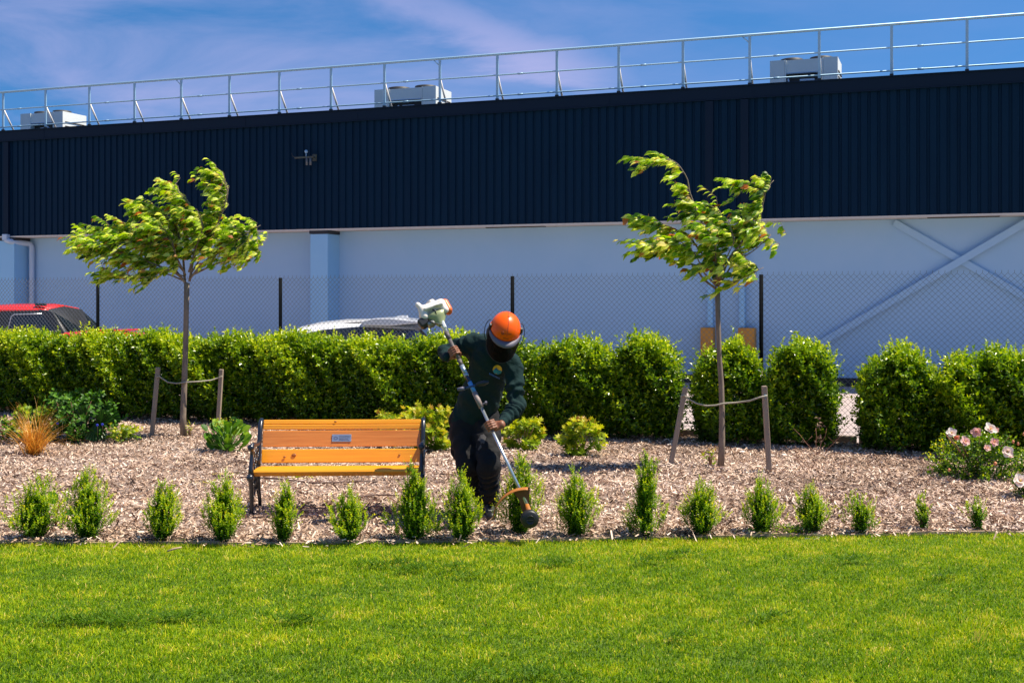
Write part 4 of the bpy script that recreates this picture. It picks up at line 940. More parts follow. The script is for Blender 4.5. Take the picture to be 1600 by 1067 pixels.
# dead twigs
def twig(u, v, label, sc=1.0, seedv=0, dry=True):
    g = G(u, v); b = MB(); rr = random.Random(seedv)
    for k in range(4):
        a = rr.uniform(-.9, .9); p = Vector((rr.uniform(-.04, .04), 0, -.01)); pts = [p]
        for j in range(4): p = p+Vector((a*.05+rr.uniform(-.03, .03), rr.uniform(-.02, .02), .055))*sc; pts.append(p)
        b.tube(pts, [.005, .004, .003, .003, .002], 5)
        b.tube([pts[2], pts[2]+Vector((-a*.06, 0, .05))*sc], .002, 4)
    o = b.build('dead_twig', M['twine']); o.location = g; tag(o, label, 'twig')
twig(1262, 736, 'bare reddish twigs lying on the mulch right of the right tree', 1.3, 1); twig(1283, 712, 'dry upright stems in front of the hedge shrub at the wide gap', 1.5, 2)
lv = LV(); g = G(1280, 706); n = 30; lv.add(np.stack([g.x+rng.normal(0, .02, n), g.y+rng.normal(0, .02, n), rng.uniform(.12, .42, n)], 1), rv(n)+np.array([0, 0, -.5]), rv(n), .045, .02, rng.uniform(.2, .6, n))
tag(lv.build('dry_leaves', M['chips'], None, T4), 'withered brown leaves hanging before the hedge shrub at the wide gap', 'dry leaves')
# drip hoses
def hose(px, label):
    pts = [G(u, v)+Vector((0, 0, .03)) for u, v in px]; b = MB(); b.tube(pts, .008, 6); tag(b.build('drip_hose', M['hose']), label, 'hose')
hose([(330, 747), (358, 749), (385, 750), (420, 751), (455, 755), (490, 759), (530, 758), (560, 756), (590, 757)], 'thin brown irrigation hose crossing the mulch behind the bench')
hose([(555, 783), (568, 780), (585, 778), (605, 778), (622, 779)], 'short brown hose length on the mulch under the bench seat')
# roses
def rose_bush(u, v, H, W, ns, label, flowers, buds, tone=(.12, .6)):
    g = G(u, v); root = empty('rose_bush', (g.x, g.y, 0), label, 'rose bush', 'rose bushes at the right edge')
    a = rng.uniform(0, 2*np.pi, ns); r = np.sqrt(rng.uniform(0, 1, ns)); z = rng.uniform(0, 1, ns); rr = r*W/2*np.interp(z, [0, .4, 1], [.85, 1, .6])
    p = np.stack([rr*np.cos(a), rr*np.sin(a)*.7, z*H*.85+.0], 1); dd = np.stack([np.cos(a)*r, np.sin(a)*r-.2, np.full(ns, .7)], 1)+rng.normal(size=(ns, 3))*.3
    lv = LV(); L_ = rng.uniform(.09, .2, ns); shoots(lv, p-nrm(dd)*L_[:, None]*.5, dd, L_, 8, .042, .65, tone[0], tone[1], 1.0, .14); lv.build('foliage', M['hedge'], root)
    b = MB()
    for k in range(9):
        a_ = rng.uniform(0, 6.28); b.tube([(0, 0, -.02), (W*.15*math.cos(a_), W*.1*math.sin(a_), H*.45), (W*.33*math.cos(a_), W*.2*math.sin(a_), H*.9)], [.007, .005, .003], 5)
    b.build('stem', M['twine'], root)
    for (fu, fv, sz, tn, fy) in flowers:
        Y = g.y-W*.5*fy; sz = sz*1.3; c = np.array(P(fu, fv, Y))-np.array([g.x, g.y, 0]); lv = LV(); ax = nrm(np.array([rng.normal()*.25, -.9, .45+rng.normal()*.2]))
        A = nrm(np.cross(ax, [0, 0, 1.])); B_ = np.cross(ax, A)
        for ring, (m_, op, sc) in enumerate(((5, 1.0, 1), (5, .75, .72))):
            for j in range(m_):
                t = j*2*math.pi/m_+ring*.6; rad = A*math.cos(t)+B_*math.sin(t); lv.add(c, rad*op+ax*(.35+.5*ring), ax-rad*.3, sz*.5*sc*rng.uniform(.8, 1.15), sz*.42*sc, tn+rng.normal()*.1)
        f = lv.build('flower', M['petal'], root, TR)
        bb = MB(); bb.ball(c+ax*sz*.13, sz*.07, 8); bb.build('flower_centre', M['yolk'], f)
    for (fu, fv, sz) in buds:
        Y = g.y-W*.3; c = P(fu, fv, Y)-Vector((g.x, g.y, 0)); bb = MB(); bb.ball(c, (sz*.5, sz*.5, sz*.6), 8); bb.build('bud', mat('rose_bud', (.70, .25, .12), .6), root)
    return root
rose_bush(1528, 748, .50, .98, 420, 'rose bush with several pale pink and white blooms at the right edge',
   [(1547, 671, .10, .02, .55), (1487, 677, .085, .0, .5), (1525, 675, .08, .55, .6), (1508, 690, .085, .45, .8), (1553, 691, .075, .6, .7), (1542, 700, .06, .5, .8), (1574, 706, .10, .1, .95), (1556, 672, .05, .7, .5), (1495, 684, .05, .9, .7), (1578, 711, .05, .4, .9)],
   [(1555, 724, .035), (1583, 690, .03), (1591, 693, .03), (1600, 678, .03), (1483, 734, .03)])
mound('yellow_leaf_shrub', 1476, 740, .40, .34, .04, .7, 34, 7, M['box'], T4, 'small yellowish shrub with a red stem against the left side of the rose bush', tone=(.45, .95))
weeds(1478, 742, .10, .05, 60, 'dark green leaves at the foot of the yellowish shrub by the roses', .2, .06, 'ground_leaves', .06)
rose_bush(1622, 776, .50, .42, 160, 'second rose bush cut by the right edge with one open white bloom', [(1594, 752, .115, .0, .9)], [])
for k, (u, v, s) in enumerate(((1160, 708, .03), (1048, 698, .05), (1225, 713, .028), (1205, 714, .03), (860, 712, .03))):
    g = G(u, v); b = MB(); b.ball((0, 0, .015), (s*1.3, s, s*.6), 8); o = b.build('stone', M['stone']); o.location = g
    tag(o, ('small pale stone on the shaded mulch behind the right tree trunk', 'pale stone beside the foot of the rounded hedge shrub by the gap', 'pale pebble in the shade right of the right tree stake', 'pale pebble just behind the right tree stake', 'small pale stone between two yellow green plants')[k], 'stone')
# ------------------------------------------------------------ distance field bodies
def surfnet(Fd, lo, h):
    Sg = Fd < 0
    c = [Sg[i:Sg.shape[0]-1+i, j:Sg.shape[1]-1+j, k:Sg.shape[2]-1+k] for i in (0, 1) for j in (0, 1) for k in (0, 1)]
    anyi = np.logical_or.reduce(c); alli = np.logical_and.reduce(c); act = anyi & ~alli
    I = np.argwhere(act); offs = np.array([(i, j, k) for i in (0, 1) for j in (0, 1) for k in (0, 1)])
    val = np.stack([Fd[I[:, 0]+o[0], I[:, 1]+o[1], I[:, 2]+o[2]] for o in offs], 1)
    acc = np.zeros((len(I), 3)); cnt = np.zeros(len(I))
    for a in range(8):
        for b_ in range(a+1, 8):
            if np.abs(offs[a]-offs[b_]).sum() != 1: continue
            fa, fb = val[:, a], val[:, b_]; x = (fa < 0) != (fb < 0); t = np.where(x, fa/np.where(x, fa-fb, 1), 0)
            acc += np.where(x[:, None], offs[a]+(offs[b_]-offs[a])*t[:, None], 0); cnt += x
    V = (I+acc/cnt[:, None])*h+lo
    idx = np.full(act.shape, -1, np.int64); idx[tuple(I.T)] = np.arange(len(I)); Q = []
    for ax in range(3):
        sl0 = [slice(1, -1)]*3; sl0[ax] = slice(0, -1)
        A = Sg[tuple(sl0)]; sl1 = list(sl0); sl1[ax] = slice(1, None); B = Sg[tuple(sl1)]
        E = np.argwhere(A != B); st0 = np.array([1, 1, 1]); st0[ax] = 0; E = E+st0
        inside0 = Sg[tuple(E.T)]; u_, v_ = [(1, 2), (2, 0), (0, 1)][ax]
        du = np.zeros(3, int); du[u_] = 1; dv = np.zeros(3, int); dv[v_] = 1
        q = np.stack([idx[tuple((E-du-dv).T)], idx[tuple((E-dv).T)], idx[tuple(E.T)], idx[tuple((E-du).T)]], 1)
        q[~inside0] = q[~inside0][:, ::-1]; Q.append(q)
    Q = np.concatenate(Q); Q = Q[(Q >= 0).all(1)]
    return V, Q
def sdf_mesh(name, prims, h, m, parent, disp=None, attr=None):
    """prims: dict(a, b, r1, r2, k, ax, s, rg)  tapered capsules; ax/s flatten the section, rg adds cloth folds along the limb"""
    A = np.array([min(p['a'][i]-p['r1']*1.3, p['b'][i]-p['r2']*1.3) for p in prims for i in range(3)]).reshape(-1, 3).min(0)-.03
    B = np.array([max(p['a'][i]+p['r1']*1.3, p['b'][i]+p['r2']*1.3) for p in prims for i in range(3)]).reshape(-1, 3).max(0)+.03
    N = np.ceil((B-A)/h).astype(int)+1; Fd = np.full(N, .5, np.float32)
    for p in prims:
        a = np.array(p['a'], float); b_ = np.array(p['b'], float); r1, r2, k = p['r1'], p['r2'], p.get('k', .02)
        mg = max(r1, r2)*1.35+k+2*h; lo = np.clip(np.floor((np.minimum(a, b_)-mg-A)/h).astype(int), 0, N-1); hi = np.clip(np.ceil((np.maximum(a, b_)+mg-A)/h).astype(int)+1, 1, N)
        gx = [np.arange(lo[i], hi[i])*h+A[i] for i in range(3)]
        X = np.stack(np.meshgrid(*gx, indexing='ij'), -1); d = b_-a; L2 = max(d @ d, 1e-9)
        t = np.clip(((X-a) @ d)/L2, 0, 1); w_ = X-(a+t[..., None]*d); q = (w_**2).sum(-1)
        if 'ax' in p:
            ax = np.array(p['ax'], float); ax /= np.linalg.norm(ax); q = q+(p['s']**2-1)*(w_ @ ax)**2
        D = np.sqrt(q)-(r1+(r2-r1)*t)
        if 'rg' in p:
            am, fr, ph = p['rg']; L = math.sqrt(L2); D = D+am*np.sin(fr*t*L+ph+1.6*np.sin(X[..., 0]*31+ph)+1.3*np.sin(X[..., 2]*27+X[..., 1]*19))*np.clip(np.minimum(t, 1-t)*8+.3, 0, 1)
        sl = tuple(slice(lo[i], hi[i]) for i in range(3)); F0 = Fd[sl]
        if p.get('sub'): hh = np.clip(.5-.5*(F0+D)/k, 0, 1); Fd[sl] = F0*(1-hh)+(-D)*hh+k*hh*(1-hh)
        else: hh = np.clip(.5+.5*(D-F0)/k, 0, 1); Fd[sl] = D*(1-hh)+F0*hh-k*hh*(1-hh)
    if disp is not None:
        X = np.stack(np.meshgrid(*[np.arange(N[i])*h+A[i] for i in range(3)], indexing='ij'), -1); Fd = Fd+disp(X).astype(np.float32)
    V, Q = surfnet(Fd, A, h)
    return mesh_np(name, V, Q, m, parent, smooth=True)
def cap(a, b, r1, r2, k=.02, ax=None, s=1, rg=None, sub=False):
    d = dict(a=tuple(a), b=tuple(b), r1=r1, r2=r2, k=k)
    if ax is not None: d['ax'] = tuple(ax); d['s'] = s
    if rg: d['rg'] = rg
    if sub: d['sub'] = True
    return d
M['skin'] = mat('skin', (.24, .09, .042), .5, 0, (30, (.19, .065, .03), .5), (120, .0006))
M['sweat'] = mat('dark_green_sweater', (.005, .020, .020), .92, 0, (6, (.007, .027, .027), .5), (20, .014), spec=.25)
M['trouser'] = mat('black_trousers', (.007, .007, .008), .85, 0, (5, (.010, .010, .011), .5), (16, .014), spec=.3)
M['boot'] = mat('black_boot', (.012, .012, .013), .45, bump=(60, .001)); M['sole'] = mat('grey_sole', (.20, .19, .18), .7)
M['helmet'] = mat('orange_helmet', (.90, .095, .001), .33, 0, (7, (.88, .12, .001), .5), spec=.3, coat=0)
M['brim'] = mat('grey_visor_frame', (.12, .11, .15), .6)

# ---- pose (image pixel, depth) -> world
pel = P(742, 650, 10.10); hipR = P(724, 658, 10.12); hipL = P(761, 657, 10.08)
kneeR = P(731, 727, 9.92); ankR = P(752, 776, 10.20); kneeL = P(764, 727, 9.78); ankL = P(766, 790, 9.96)
ankR.z = .10; ankL.z = .10
footR = [ankR+Vector((0, .07, -.055)), ankR+Vector((.05, -.13, -.062))]
footL = [ankL+Vector((0, .07, -.055)), ankL+Vector((.015, -.175, -.062))]
chest = P(770, 566, 9.86); waist = P(750, 622, 10.02); neck = P(779, 536, 9.74)
shR = P(737, 537, 9.93); shL = P(801, 573, 9.76)
elR = P(697, 550, 10.02); elL = P(808, 634, 9.68)
A_ = P(692, 508, 9.72); B_t = P(829, 800, 8.98)                      # trimmer shaft axis
sd = (B_t-A_).normalized()
def on_shaft(v):
    lo_, hi_ = -.3, 1.3
    for _ in range(40):
        m_ = (lo_+hi_)/2; q = A_+(B_t-A_)*m_; vv = HZ-(q.z-CAMZ)*F/q.y
        if vv < v: lo_ = m_
        else: hi_ = m_
    return A_+(B_t-A_)*lo_
gR = on_shaft(549); gL = on_shaft(666)
head = P(788, 523, 9.56)
per = empty('person', (pel.x, pel.y, 0), 'person in orange helmet, mesh visor and dark green sweater stooping over a string trimmer', 'person')
def loc(p): return Vector(p)-Vector((pel.x, pel.y, 0))
def pc_(*a, **k):
    a = list(a); a[0] = loc(a[0]); a[1] = loc(a[1]); return cap(*a, **k)
fwd = Vector((.12, -.80, -.55)).normalized()                # torso front normal
# hands gripping the shaft
def grip(c, pdir, fdir, up, sgn, wrist):
    """c on shaft axis; pdir to the palm; fdir the side over which fingers pass; up along the shaft towards the index finger"""
    pdir = (pdir-sd*pdir.dot(sd)).normalized(); fdir = (fdir-sd*fdir.dot(sd)); fdir = (fdir-pdir*fdir.dot(pdir)).normalized(); pr = []
    def at(ang, r): return pdir*math.cos(ang)*r+fdir*math.sin(ang)*r
    rs = .0175
    for k, (e, r, L) in enumerate(((218, .0098, 0), (236, .0102, 0), (224, .0098, 0), (200, .0086, 0))):
        o_ = up*(.031-.0205*k)
        pts = [c+o_*.9+pdir*.034-fdir*.026, c+o_+at(R(28), .042)]
        for a in np.linspace(R(70), R(e), 4): pts.append(c+o_+at(a, rs+r+.003))
        rad = [r*1.12, r*1.15, r*1.08, r, r*.95, r*.86]
        for i in range(len(pts)-1): pr.append(pc_(pts[i], pts[i+1], rad[i], rad[i+1], k=.003))
    # palm
    for o1 in (.026, .006, -.016, -.030): pr.append(pc_(c+up*o1+pdir*.036-fdir*.026, wrist+up*o1*.5, .0155, .020, k=.012))
    # thumb leaves the side of the palm near its base and closes round the back
    th = [c+pdir*.042+up*.020-fdir*.036, c+pdir*.020+up*.040-fdir*.036, c-pdir*.012+up*.038-fdir*.030, c-pdir*.030+up*.030-fdir*.012]
    for i in range(3): pr.append(pc_(th[i], th[i+1], [.0145, .0125, .0115][i], [.0125, .0115, .0095][i], k=.005))
    return pr
wrR = gR+Vector((-.075, .055, -.045)); wrL = gL+Vector((.088, .035, .012))
hR = grip(gR, Vector((-.8, .35, -.1)), Vector((0, -1, .1)), sd, 1, wrR)
hL = grip(gL, Vector((.85, .1, .1)), Vector((0, -1, 0)), -sd, -1, wrL)
# head frame
HM = Matrix.Rotation(R(8), 4, 'Y') @ Matrix.Rotation(R(8), 4, 'Z') @ Matrix.Rotation(R(40), 4, 'X')   # face looks to -Y, bowed
HMt = Matrix.Translation(head) @ HM
def hp(x, y, z): return HMt @ Vector((x, y, z))
body = [pc_(hp(0, .015, .03), hp(0, .03, .03), .092, .09, ax=HM.to_3x3() @ Vector((1, 0, 0)), s=1.16),
        pc_(hp(0, -.045, -.02), hp(0, -.05, -.065), .068, .045, k=.03), pc_(hp(0, -.07, -.095), hp(0, -.055, -.09), .026, .034, k=.03),
        pc_(hp(0, -.098, .01), hp(0, -.118, -.028), .009, .0135, k=.012), pc_(hp(-.014, -.108, -.032), hp(.014, -.108, -.032), .009, .009, k=.008),
        pc_(hp(-.05, -.088, .028), hp(-.012, -.096, .026), .010, .010, k=.015), pc_(hp(.05, -.088, .028), hp(.012, -.096, .026), .010, .010, k=.015),
        pc_(hp(-.022, -.098, -.062), hp(.022, -.098, -.062), .0065, .0065, k=.006), pc_(hp(-.018, -.097, -.073), hp(.018, -.097, -.073), .0075, .0075, k=.005),
        pc_(hp(-.078, .01, -.01), hp(-.082, .015, .02), .016, .018, k=.006, ax=HM.to_3x3() @ Vector((1, 0, 0)), s=2), pc_(hp(.078, .01, -.01), hp(.082, .015, .02), .016, .018, k=.006, ax=HM.to_3x3() @ Vector((1, 0, 0)), s=2),
        pc_(hp(-.032, -.094, .006), hp(-.030, -.094, .006), .011, .011, k=.006), pc_(hp(.032, -.094, .006), hp(.030, -.094, .006), .011, .011, k=.006),
        pc_(neck+Vector((0, .03, 0)), hp(0, .045, -.06), .060, .055, k=.03),
        pc_(neck+Vector((0, .04, 0)), chest+Vector((0, .05, 0)), .06, .08, k=.03), pc_(chest+Vector((0, .05, 0)), waist+Vector((0, .03, 0)), .085, .09, k=.03), pc_(waist+Vector((0, .03, 0)), pel, .09, .10, k=.03),
        pc_(neck, shR, .055, .055, k=.04), pc_(neck, shL, .055, .055, k=.04),
        pc_(shR, elR, .047, .038), pc_(elR, wrR, .038, .026), pc_(shL, elL, .047, .038), pc_(elL, wrL, .038, .026),
        pc_(hipR, kneeR, .075, .050), pc_(kneeR, ankR, .048, .026), pc_(hipL, kneeL, .075, .050), pc_(kneeL, ankL, .048, .026),
        pc_(footR[0], footR[1], .030, .025), pc_(footL[0], footL[1], .030, .025)]+hR+hL
sdf_mesh('body', body, .0042, M['skin'], per)
# sweater
nrmfold = lambda X: .0065*np.sin(X[..., 2]*38+6*np.sin(X[..., 0]*9+X[..., 1]*4))*np.sin(X[..., 0]*17+X[..., 2]*13)+.0025*np.sin(X[..., 0]*61+X[..., 2]*47+2*np.sin(X[..., 1]*40))
sw = [pc_(chest+Vector((-.02, .02, 0)), waist, .158, .165, k=.06, ax=fwd, s=1.30), pc_(waist, pel+Vector((0, 0, .035)), .165, .178, k=.05, ax=(0, 1, 0), s=1.22),
      pc_(chest, neck+Vector((0, .03, -.01)), .140, .075, k=.06, ax=fwd, s=1.15),
      pc_(neck+Vector((-.02, .04, -.02)), shR+Vector((.02, .01, -.01)), .085, .085, k=.05), pc_(neck+Vector((0, .03, -.04)), shL, .080, .078, k=.05),
      pc_(P(752, 545, 9.98), P(765, 590, 10.0), .125, .13, k=.06),
      pc_(shR, elR, .082, .066, k=.035, rg=(.006, 70, 0)), pc_(elR, wrR+(elR-wrR)*.10, .066, .043, k=.022, rg=(.006, 95, 1)),
      pc_(shL, elL, .080, .068, k=.04, rg=(.009, 62, 2)), pc_(elL, wrL+(elL-wrL)*.22, .068, .045, k=.018, rg=(.0105, 105, .5)),
      pc_(wrR+(elR-wrR)*.14, wrR+(elR-wrR)*-.02, .040, .038, k=.006), pc_(wrL+(elL-wrL)*.24, wrL+(elL-wrL)*.10, .040, .038, k=.006)]
sw += [pc_(pel+Vector((-.13, -.03, -.01)), pel+Vector((.13, -.03, -.0)), .075, .07, k=.04)]
swo = sdf_mesh('sweater', sw, .0062, M['sweat'], per, disp=nrmfold)
# trousers
tf = lambda X: .004*np.sin(X[..., 2]*45+5*np.sin(X[..., 0]*14)+X[..., 1]*12)
tr = [pc_(pel+Vector((-.02, .01, .0)), pel+Vector((.0, .01, -.06)), .165, .165, k=.05, ax=(0, 1, 0), s=1.2),
      pc_(hipR, kneeR, .124, .098, k=.03, rg=(.004, 40, 0)), pc_(kneeR, ankR+Vector((-.0, .02, .04)), .094, .066, k=.03, rg=(.009, 85, 1)),
      pc_(hipL, kneeL, .122, .095, k=.03, rg=(.004, 40, 2)), pc_(kneeL, ankL+Vector((0, .02, .035)), .092, .068, k=.03, rg=(.012, 90, 2)),
      pc_(hipR+Vector((-.045, .02, -.10)), hipR+Vector((-.035, .0, -.27)), .075, .07, k=.05)]
tro = sdf_mesh('trousers', tr, .0065, M['trouser'], per, disp=tf)
b = MB()                                                     # small grey knee panel and reflective tag
# boots
for f, an in ((footR, ankR), (footL, ankL)):
    d = (f[1]-f[0]); bt = sdf_mesh('boot', [pc_(f[0]+Vector((0, 0, .012)), f[1]+Vector((0, 0, .004)), .044, .040, k=.03), pc_(an+Vector((0, .02, .055)), an+Vector((0, .03, -.01)), .052, .050, k=.03), pc_(f[0]*.45+f[1]*.55+Vector((0, 0, .02)), an, .042, .046, k=.03)], .0055, M['boot'], per)
    sl = sdf_mesh('sole', [cap(loc(f[0])+Vector((0, 0, -.03)), loc(f[1])+Vector((0, 0, -.024)), .050, .047, k=.01, ax=(0, 0, 1), s=3.2)], .005, M['sole'], bt)
    lb = MB()
    for k in range(4):
        q = loc(f[0]*(.62-.13*k)+f[1]*(.38+.13*k))+Vector((0, 0, .060-.006*k)); sx2 = Vector((.028, 0, -.006)); lb.tube([q-sx2, q+Vector((0, 0, .006)), q+sx2], .003, 5)
    lb.build('bootlace', mat('bootlace', (.45, .45, .42), .8), bt)
# helmet with ear muffs and mesh face shield
hel = MB(); HL = Matrix.Translation(loc(head)) @ HM @ Matrix.Scale(1.06, 4)
def shell(rx, ry, rz, z0, zc, th0, th1, n=40, m=14, a0=0, a1=2*math.pi, lip=0):
    vs = []; fs = []; N = n+1 if a1-a0 < 6.28 else n
    for i in range(m+1):
        th = th0+(th1-th0)*i/m
        for k in range(N):
            a = a0+(a1-a0)*k/n; rid = 1+.012*math.exp(-((math.sin(a)*math.sin(th))**2*0+(math.cos(a)*math.sin(th))**2)/.012)*(1 if i < m-2 else .3)
            vs.append(HL @ Vector((rx*math.sin(th)*math.cos(a)*rid, ry*math.sin(th)*math.sin(a)*rid+.02, rz*math.cos(th)*rid+zc)))
    for i in range(m):
        for k in range(n): fs.append((i*N+k, (i+1)*N+k, (i+1)*N+(k+1) % N, i*N+(k+1) % N))
    return vs, fs
vs, fs = shell(.116, .140, .125, 0, .045, 0, R(96)); hel.add(vs, fs, True)
hlm = hel.build('helmet', M['helmet'], per); sm = hlm.modifiers.new('shell', 'SOLIDIFY'); sm.thickness = .004; sm.offset = -1
b = MB()
b.tube([HL @ Vector((.0+.0006, .02-.142*math.sin(t), .045+.127*math.cos(t))) for t in np.linspace(R(-60), R(70), 14)], .0016, 5)
b.build('seam', mat('helmet_seam', (.30, .02, .004), .5), hlm)
b = MB()                                                     # rim and visor frame
rim = [HL @ Vector((.118*math.cos(a), .02+.142*math.sin(a), .034)) for a in np.linspace(0, 2*math.pi, 33)]; b.tube(rim, .005, 6, cap=False); b.build('rim', M['helmet'], hlm)
b = MB(); vs = []; fs = []; n = 20
for k in range(n+1):
    a = math.pi+R(12)+(math.pi-R(24))*k/n; e = .038*math.sin((a-math.pi))
    vs += [HL @ Vector((.122*math.cos(a), .02+.146*math.sin(a), .046)), HL @ Vector(((.126+e*.2)*math.cos(a), .02+(.150+e)*math.sin(a), .022)), HL @ Vector(((.124+e*.2)*math.cos(a), .02+(.148+e)*math.sin(a), .014))]
for k in range(n): fs += [(3*k, 3*k+1, 3*k+4, 3*k+3), (3*k+1, 3*k+2, 3*k+5, 3*k+4)]
b.add(vs, fs, True); o = b.build('visor_frame', M['brim'], hlm); sm = o.modifiers.new('thick', 'SOLIDIFY'); sm.thickness = .004
# helmet marks
def on_helm(x, th, r_=1.008):     # th from front, on the shell
    a = -math.pi/2+x; return HL @ Vector((.116*r_*math.sin(th)*math.cos(a), .140*r_*math.sin(th)*math.sin(a)+.02, .125*r_*math.cos(th)+.045))
def decal(pts, m, name):
    b = MB(); b.add(pts, [tuple(range(len(pts)))]); o = b.build(name, m, hlm); return o
hm_dark = mat('helmet_mark', (.22, .03, .01), .5)
b = MB()
for cx0, cth, r0, n0 in ((-.33, 1.10, .085, 14),):
    ring = [on_helm(cx0+r0*math.cos(t)*1.1, cth+r0*math.sin(t)) for t in np.linspace(0, 2*math.pi, n0+1)]
    b.tube(ring, .0022, 4, cap=False)
    b.add([on_helm(cx0+.9*r0*math.cos(t)*1.1, cth+.9*r0*math.sin(t), 1.010) for t in np.linspace(-.2, math.pi-.4, 9)], [tuple(range(9))])
for k in range(7):
    x = -.18+.075*k; b.add([on_helm(x, 1.06), on_helm(x+.045, 1.06), on_helm(x+.045, 1.12), on_helm(x, 1.12)], [(0, 1, 2, 3)])
for k in range(6):
    x = -.20+.06*k; b.add([on_helm(x, 1.34), on_helm(x+.045, 1.34), on_helm(x+.045, 1.40), on_helm(x, 1.40)], [(0, 1, 2, 3)])
b.build('helmet_marking', hm_dark, hlm)
# face shield: curved dark mesh
mv = bpy.data.materials.new('visor_mesh'); mv.use_nodes = True; t_ = mv.node_tree; p_ = t_.nodes['Principled BSDF']; p_.inputs['Base Color'].default_value = (.003, .003, .004, 1); p_.inputs['Roughness'].default_value = .7; p_.inputs['Specular IOR Level'].default_value = .05
tb = t_.nodes.new('ShaderNodeBsdfTransparent'); mx = t_.nodes.new('ShaderNodeMixShader'); mx.inputs[0].default_value = .96
t_.links.new(tb.outputs[0], mx.inputs[1]); t_.links.new(p_.outputs[0], mx.inputs[2]); t_.links.new(mx.outputs[0], t_.nodes['Material Output'].inputs[0])
b = MB(); vs = []; fs = []; n = 18; m = 6
def sh(k, i):
    a = math.pi+R(8)+(math.pi-R(16))*k/n; z = .018-.185*i/m; w_ = 1-.10*(i/m)**2
    return HL @ Vector((.128*w_*math.cos(a), .012+(.165-.0*i)*math.sin(a)*w_, z+.03*(i/m)*abs(math.cos(a))**2))
for i in range(m+1):
    for k in range(n+1): vs.append(sh(k, i))
for i in range(m):
    for k in range(n): fs.append((i*(n+1)+k, (i+1)*(n+1)+k, (i+1)*(n+1)+k+1, i*(n+1)+k+1))
b.add(vs, fs, True); fsd = b.build('face_shield', mv, hlm)
b = MB(); b.tube([sh(0, i) for i in range(m+1)]+[sh(k, m) for k in range(1, n+1)]+[sh(n, i) for i in range(m-1, -1, -1)], .0028, 6); b.build('shield_rim', M['black'], fsd)
for sg in (-1, 1):
    b = MB(); arcp = [HL @ Vector(((.118+.036*math.sin(t))*sg, .02+.075*math.cos(t)*.7, .07-.085*(1-math.cos(t))/2*1.5)) for t in np.linspace(0, math.pi, 12)]
    b.tube(arcp, .0032, 6); b.tube([HL @ Vector((sg*.119, .0, .05)), HL @ Vector((sg*.128, .0, .0))], .006, 6)
    b.box(HL @ Vector((sg*.120, .01, .055)), (.022, .03, .05), HL.to_3x3(), bev=.005); b.build('muff_arm', M['black'], hlm)
    b = MB(); b.ball(HL @ Vector((sg*.108, .045, -.035)), (.026, .042, .052), 16, HL.to_3x3()); b.build('ear_muff', mat('navy_ear_muff', (.010, .014, .035), .5), hlm)
    b = MB(); b.tube([HL @ Vector((sg*.105, -.07, .0)), HL @ Vector((sg*.112, -.02, -.10)), HL @ Vector((sg*.085, .0, -.17))], .0022, 5); b.build('chin_cord', mat('cord', (.3, .3, .3), .6), hlm)
# chest emblem: sun over a hill with lettering below
def on_chest(px, v, lift=.004):
    """ray from the camera side onto the sweater surface"""
    o0 = Vector((0, 0, CAMZ)); tgt = P(px, v, 10); d = (tgt-o0).normalized(); of = loc(o0)
    ok, q, nn, _ = swo.ray_cast(of, d); return (q+nn*lift) if ok else loc(P(px, v, 9.7))
def chest_patch(name, pts, m, lift, parent=None):
    n = len(pts); cx_ = sum(p[0] for p in pts)/n; cy_ = sum(p[1] for p in pts)/n; b = MB()
    b.add([on_chest(cx_, cy_, lift)]+[on_chest(a, c, lift) for a, c in pts], [(0, 1+(k+1) % n, 1+k) for k in range(n)]); return b.build(name, m, parent or per)
bpy.context.view_layer.update()
cxm, cym = 777.5, 577.0
em = chest_patch('emblem', [(cxm+7.6*math.cos(t), cym+7.0*math.sin(t)) for t in np.linspace(0, 2*math.pi, 25)[:-1]], mat('emblem_yellow', (.85, .48, .03), .7), .004)
chest_patch('hill_mark', [(cxm-7.4, cym+1.5), (cxm-2.8, cym-2.6), (cxm-.5, cym-.4), (cxm+1.5, cym+.8), (cxm+7.4, cym+2.4), (cxm+5.2, cym+5.5), (cxm, cym+7.4), (cxm-5.2, cym+5.6)], mat('emblem_teal', (.02, .28, .38), .7), .0055, em)
chest_patch('snow_mark', [(cxm-2.8, cym-2.4), (cxm-1.2, cym-.6), (cxm-3.2, cym+1.8), (cxm-4.6, cym-.2)], mat('emblem_blue', (.02, .12, .40), .7), .007, em)
b = MB(); letters = []
for k in range(8):
    x = 764.5+2.05*k; y = 581.8+1.0*k; q = [on_chest(x, y), on_chest(x+1.35, y+.65), on_chest(x+1.35, y+3.4), on_chest(x, y+2.7)]; b.add(q, [(3, 2, 1, 0)])
b.build('lettering', mat('lettering_blue', (.03, .12, .45), .7), per)
# grey worn patch on the thigh
def on_tro(px, v, lift=.003):
    of = loc((0, 0, CAMZ)); d = (P(px, v, 10)-Vector((0, 0, CAMZ))).normalized(); ok, q, nn, _ = tro.ray_cast(of, d); return (q+nn*lift) if ok else loc(P(px, v, 9.8))
pts = [(747, 687), (751, 680), (756, 678), (760, 683), (757, 692), (752, 700), (748, 704), (744, 698)]
b = MB(); cq = on_tro(752, 690); b.add([cq]+[on_tro(*p) for p in pts], [(0, 1+(k+1) % 8, 1+k) for k in range(8)]); b.build('thigh_patch', mat('grey_patch', (.07, .065, .065), .85), per)

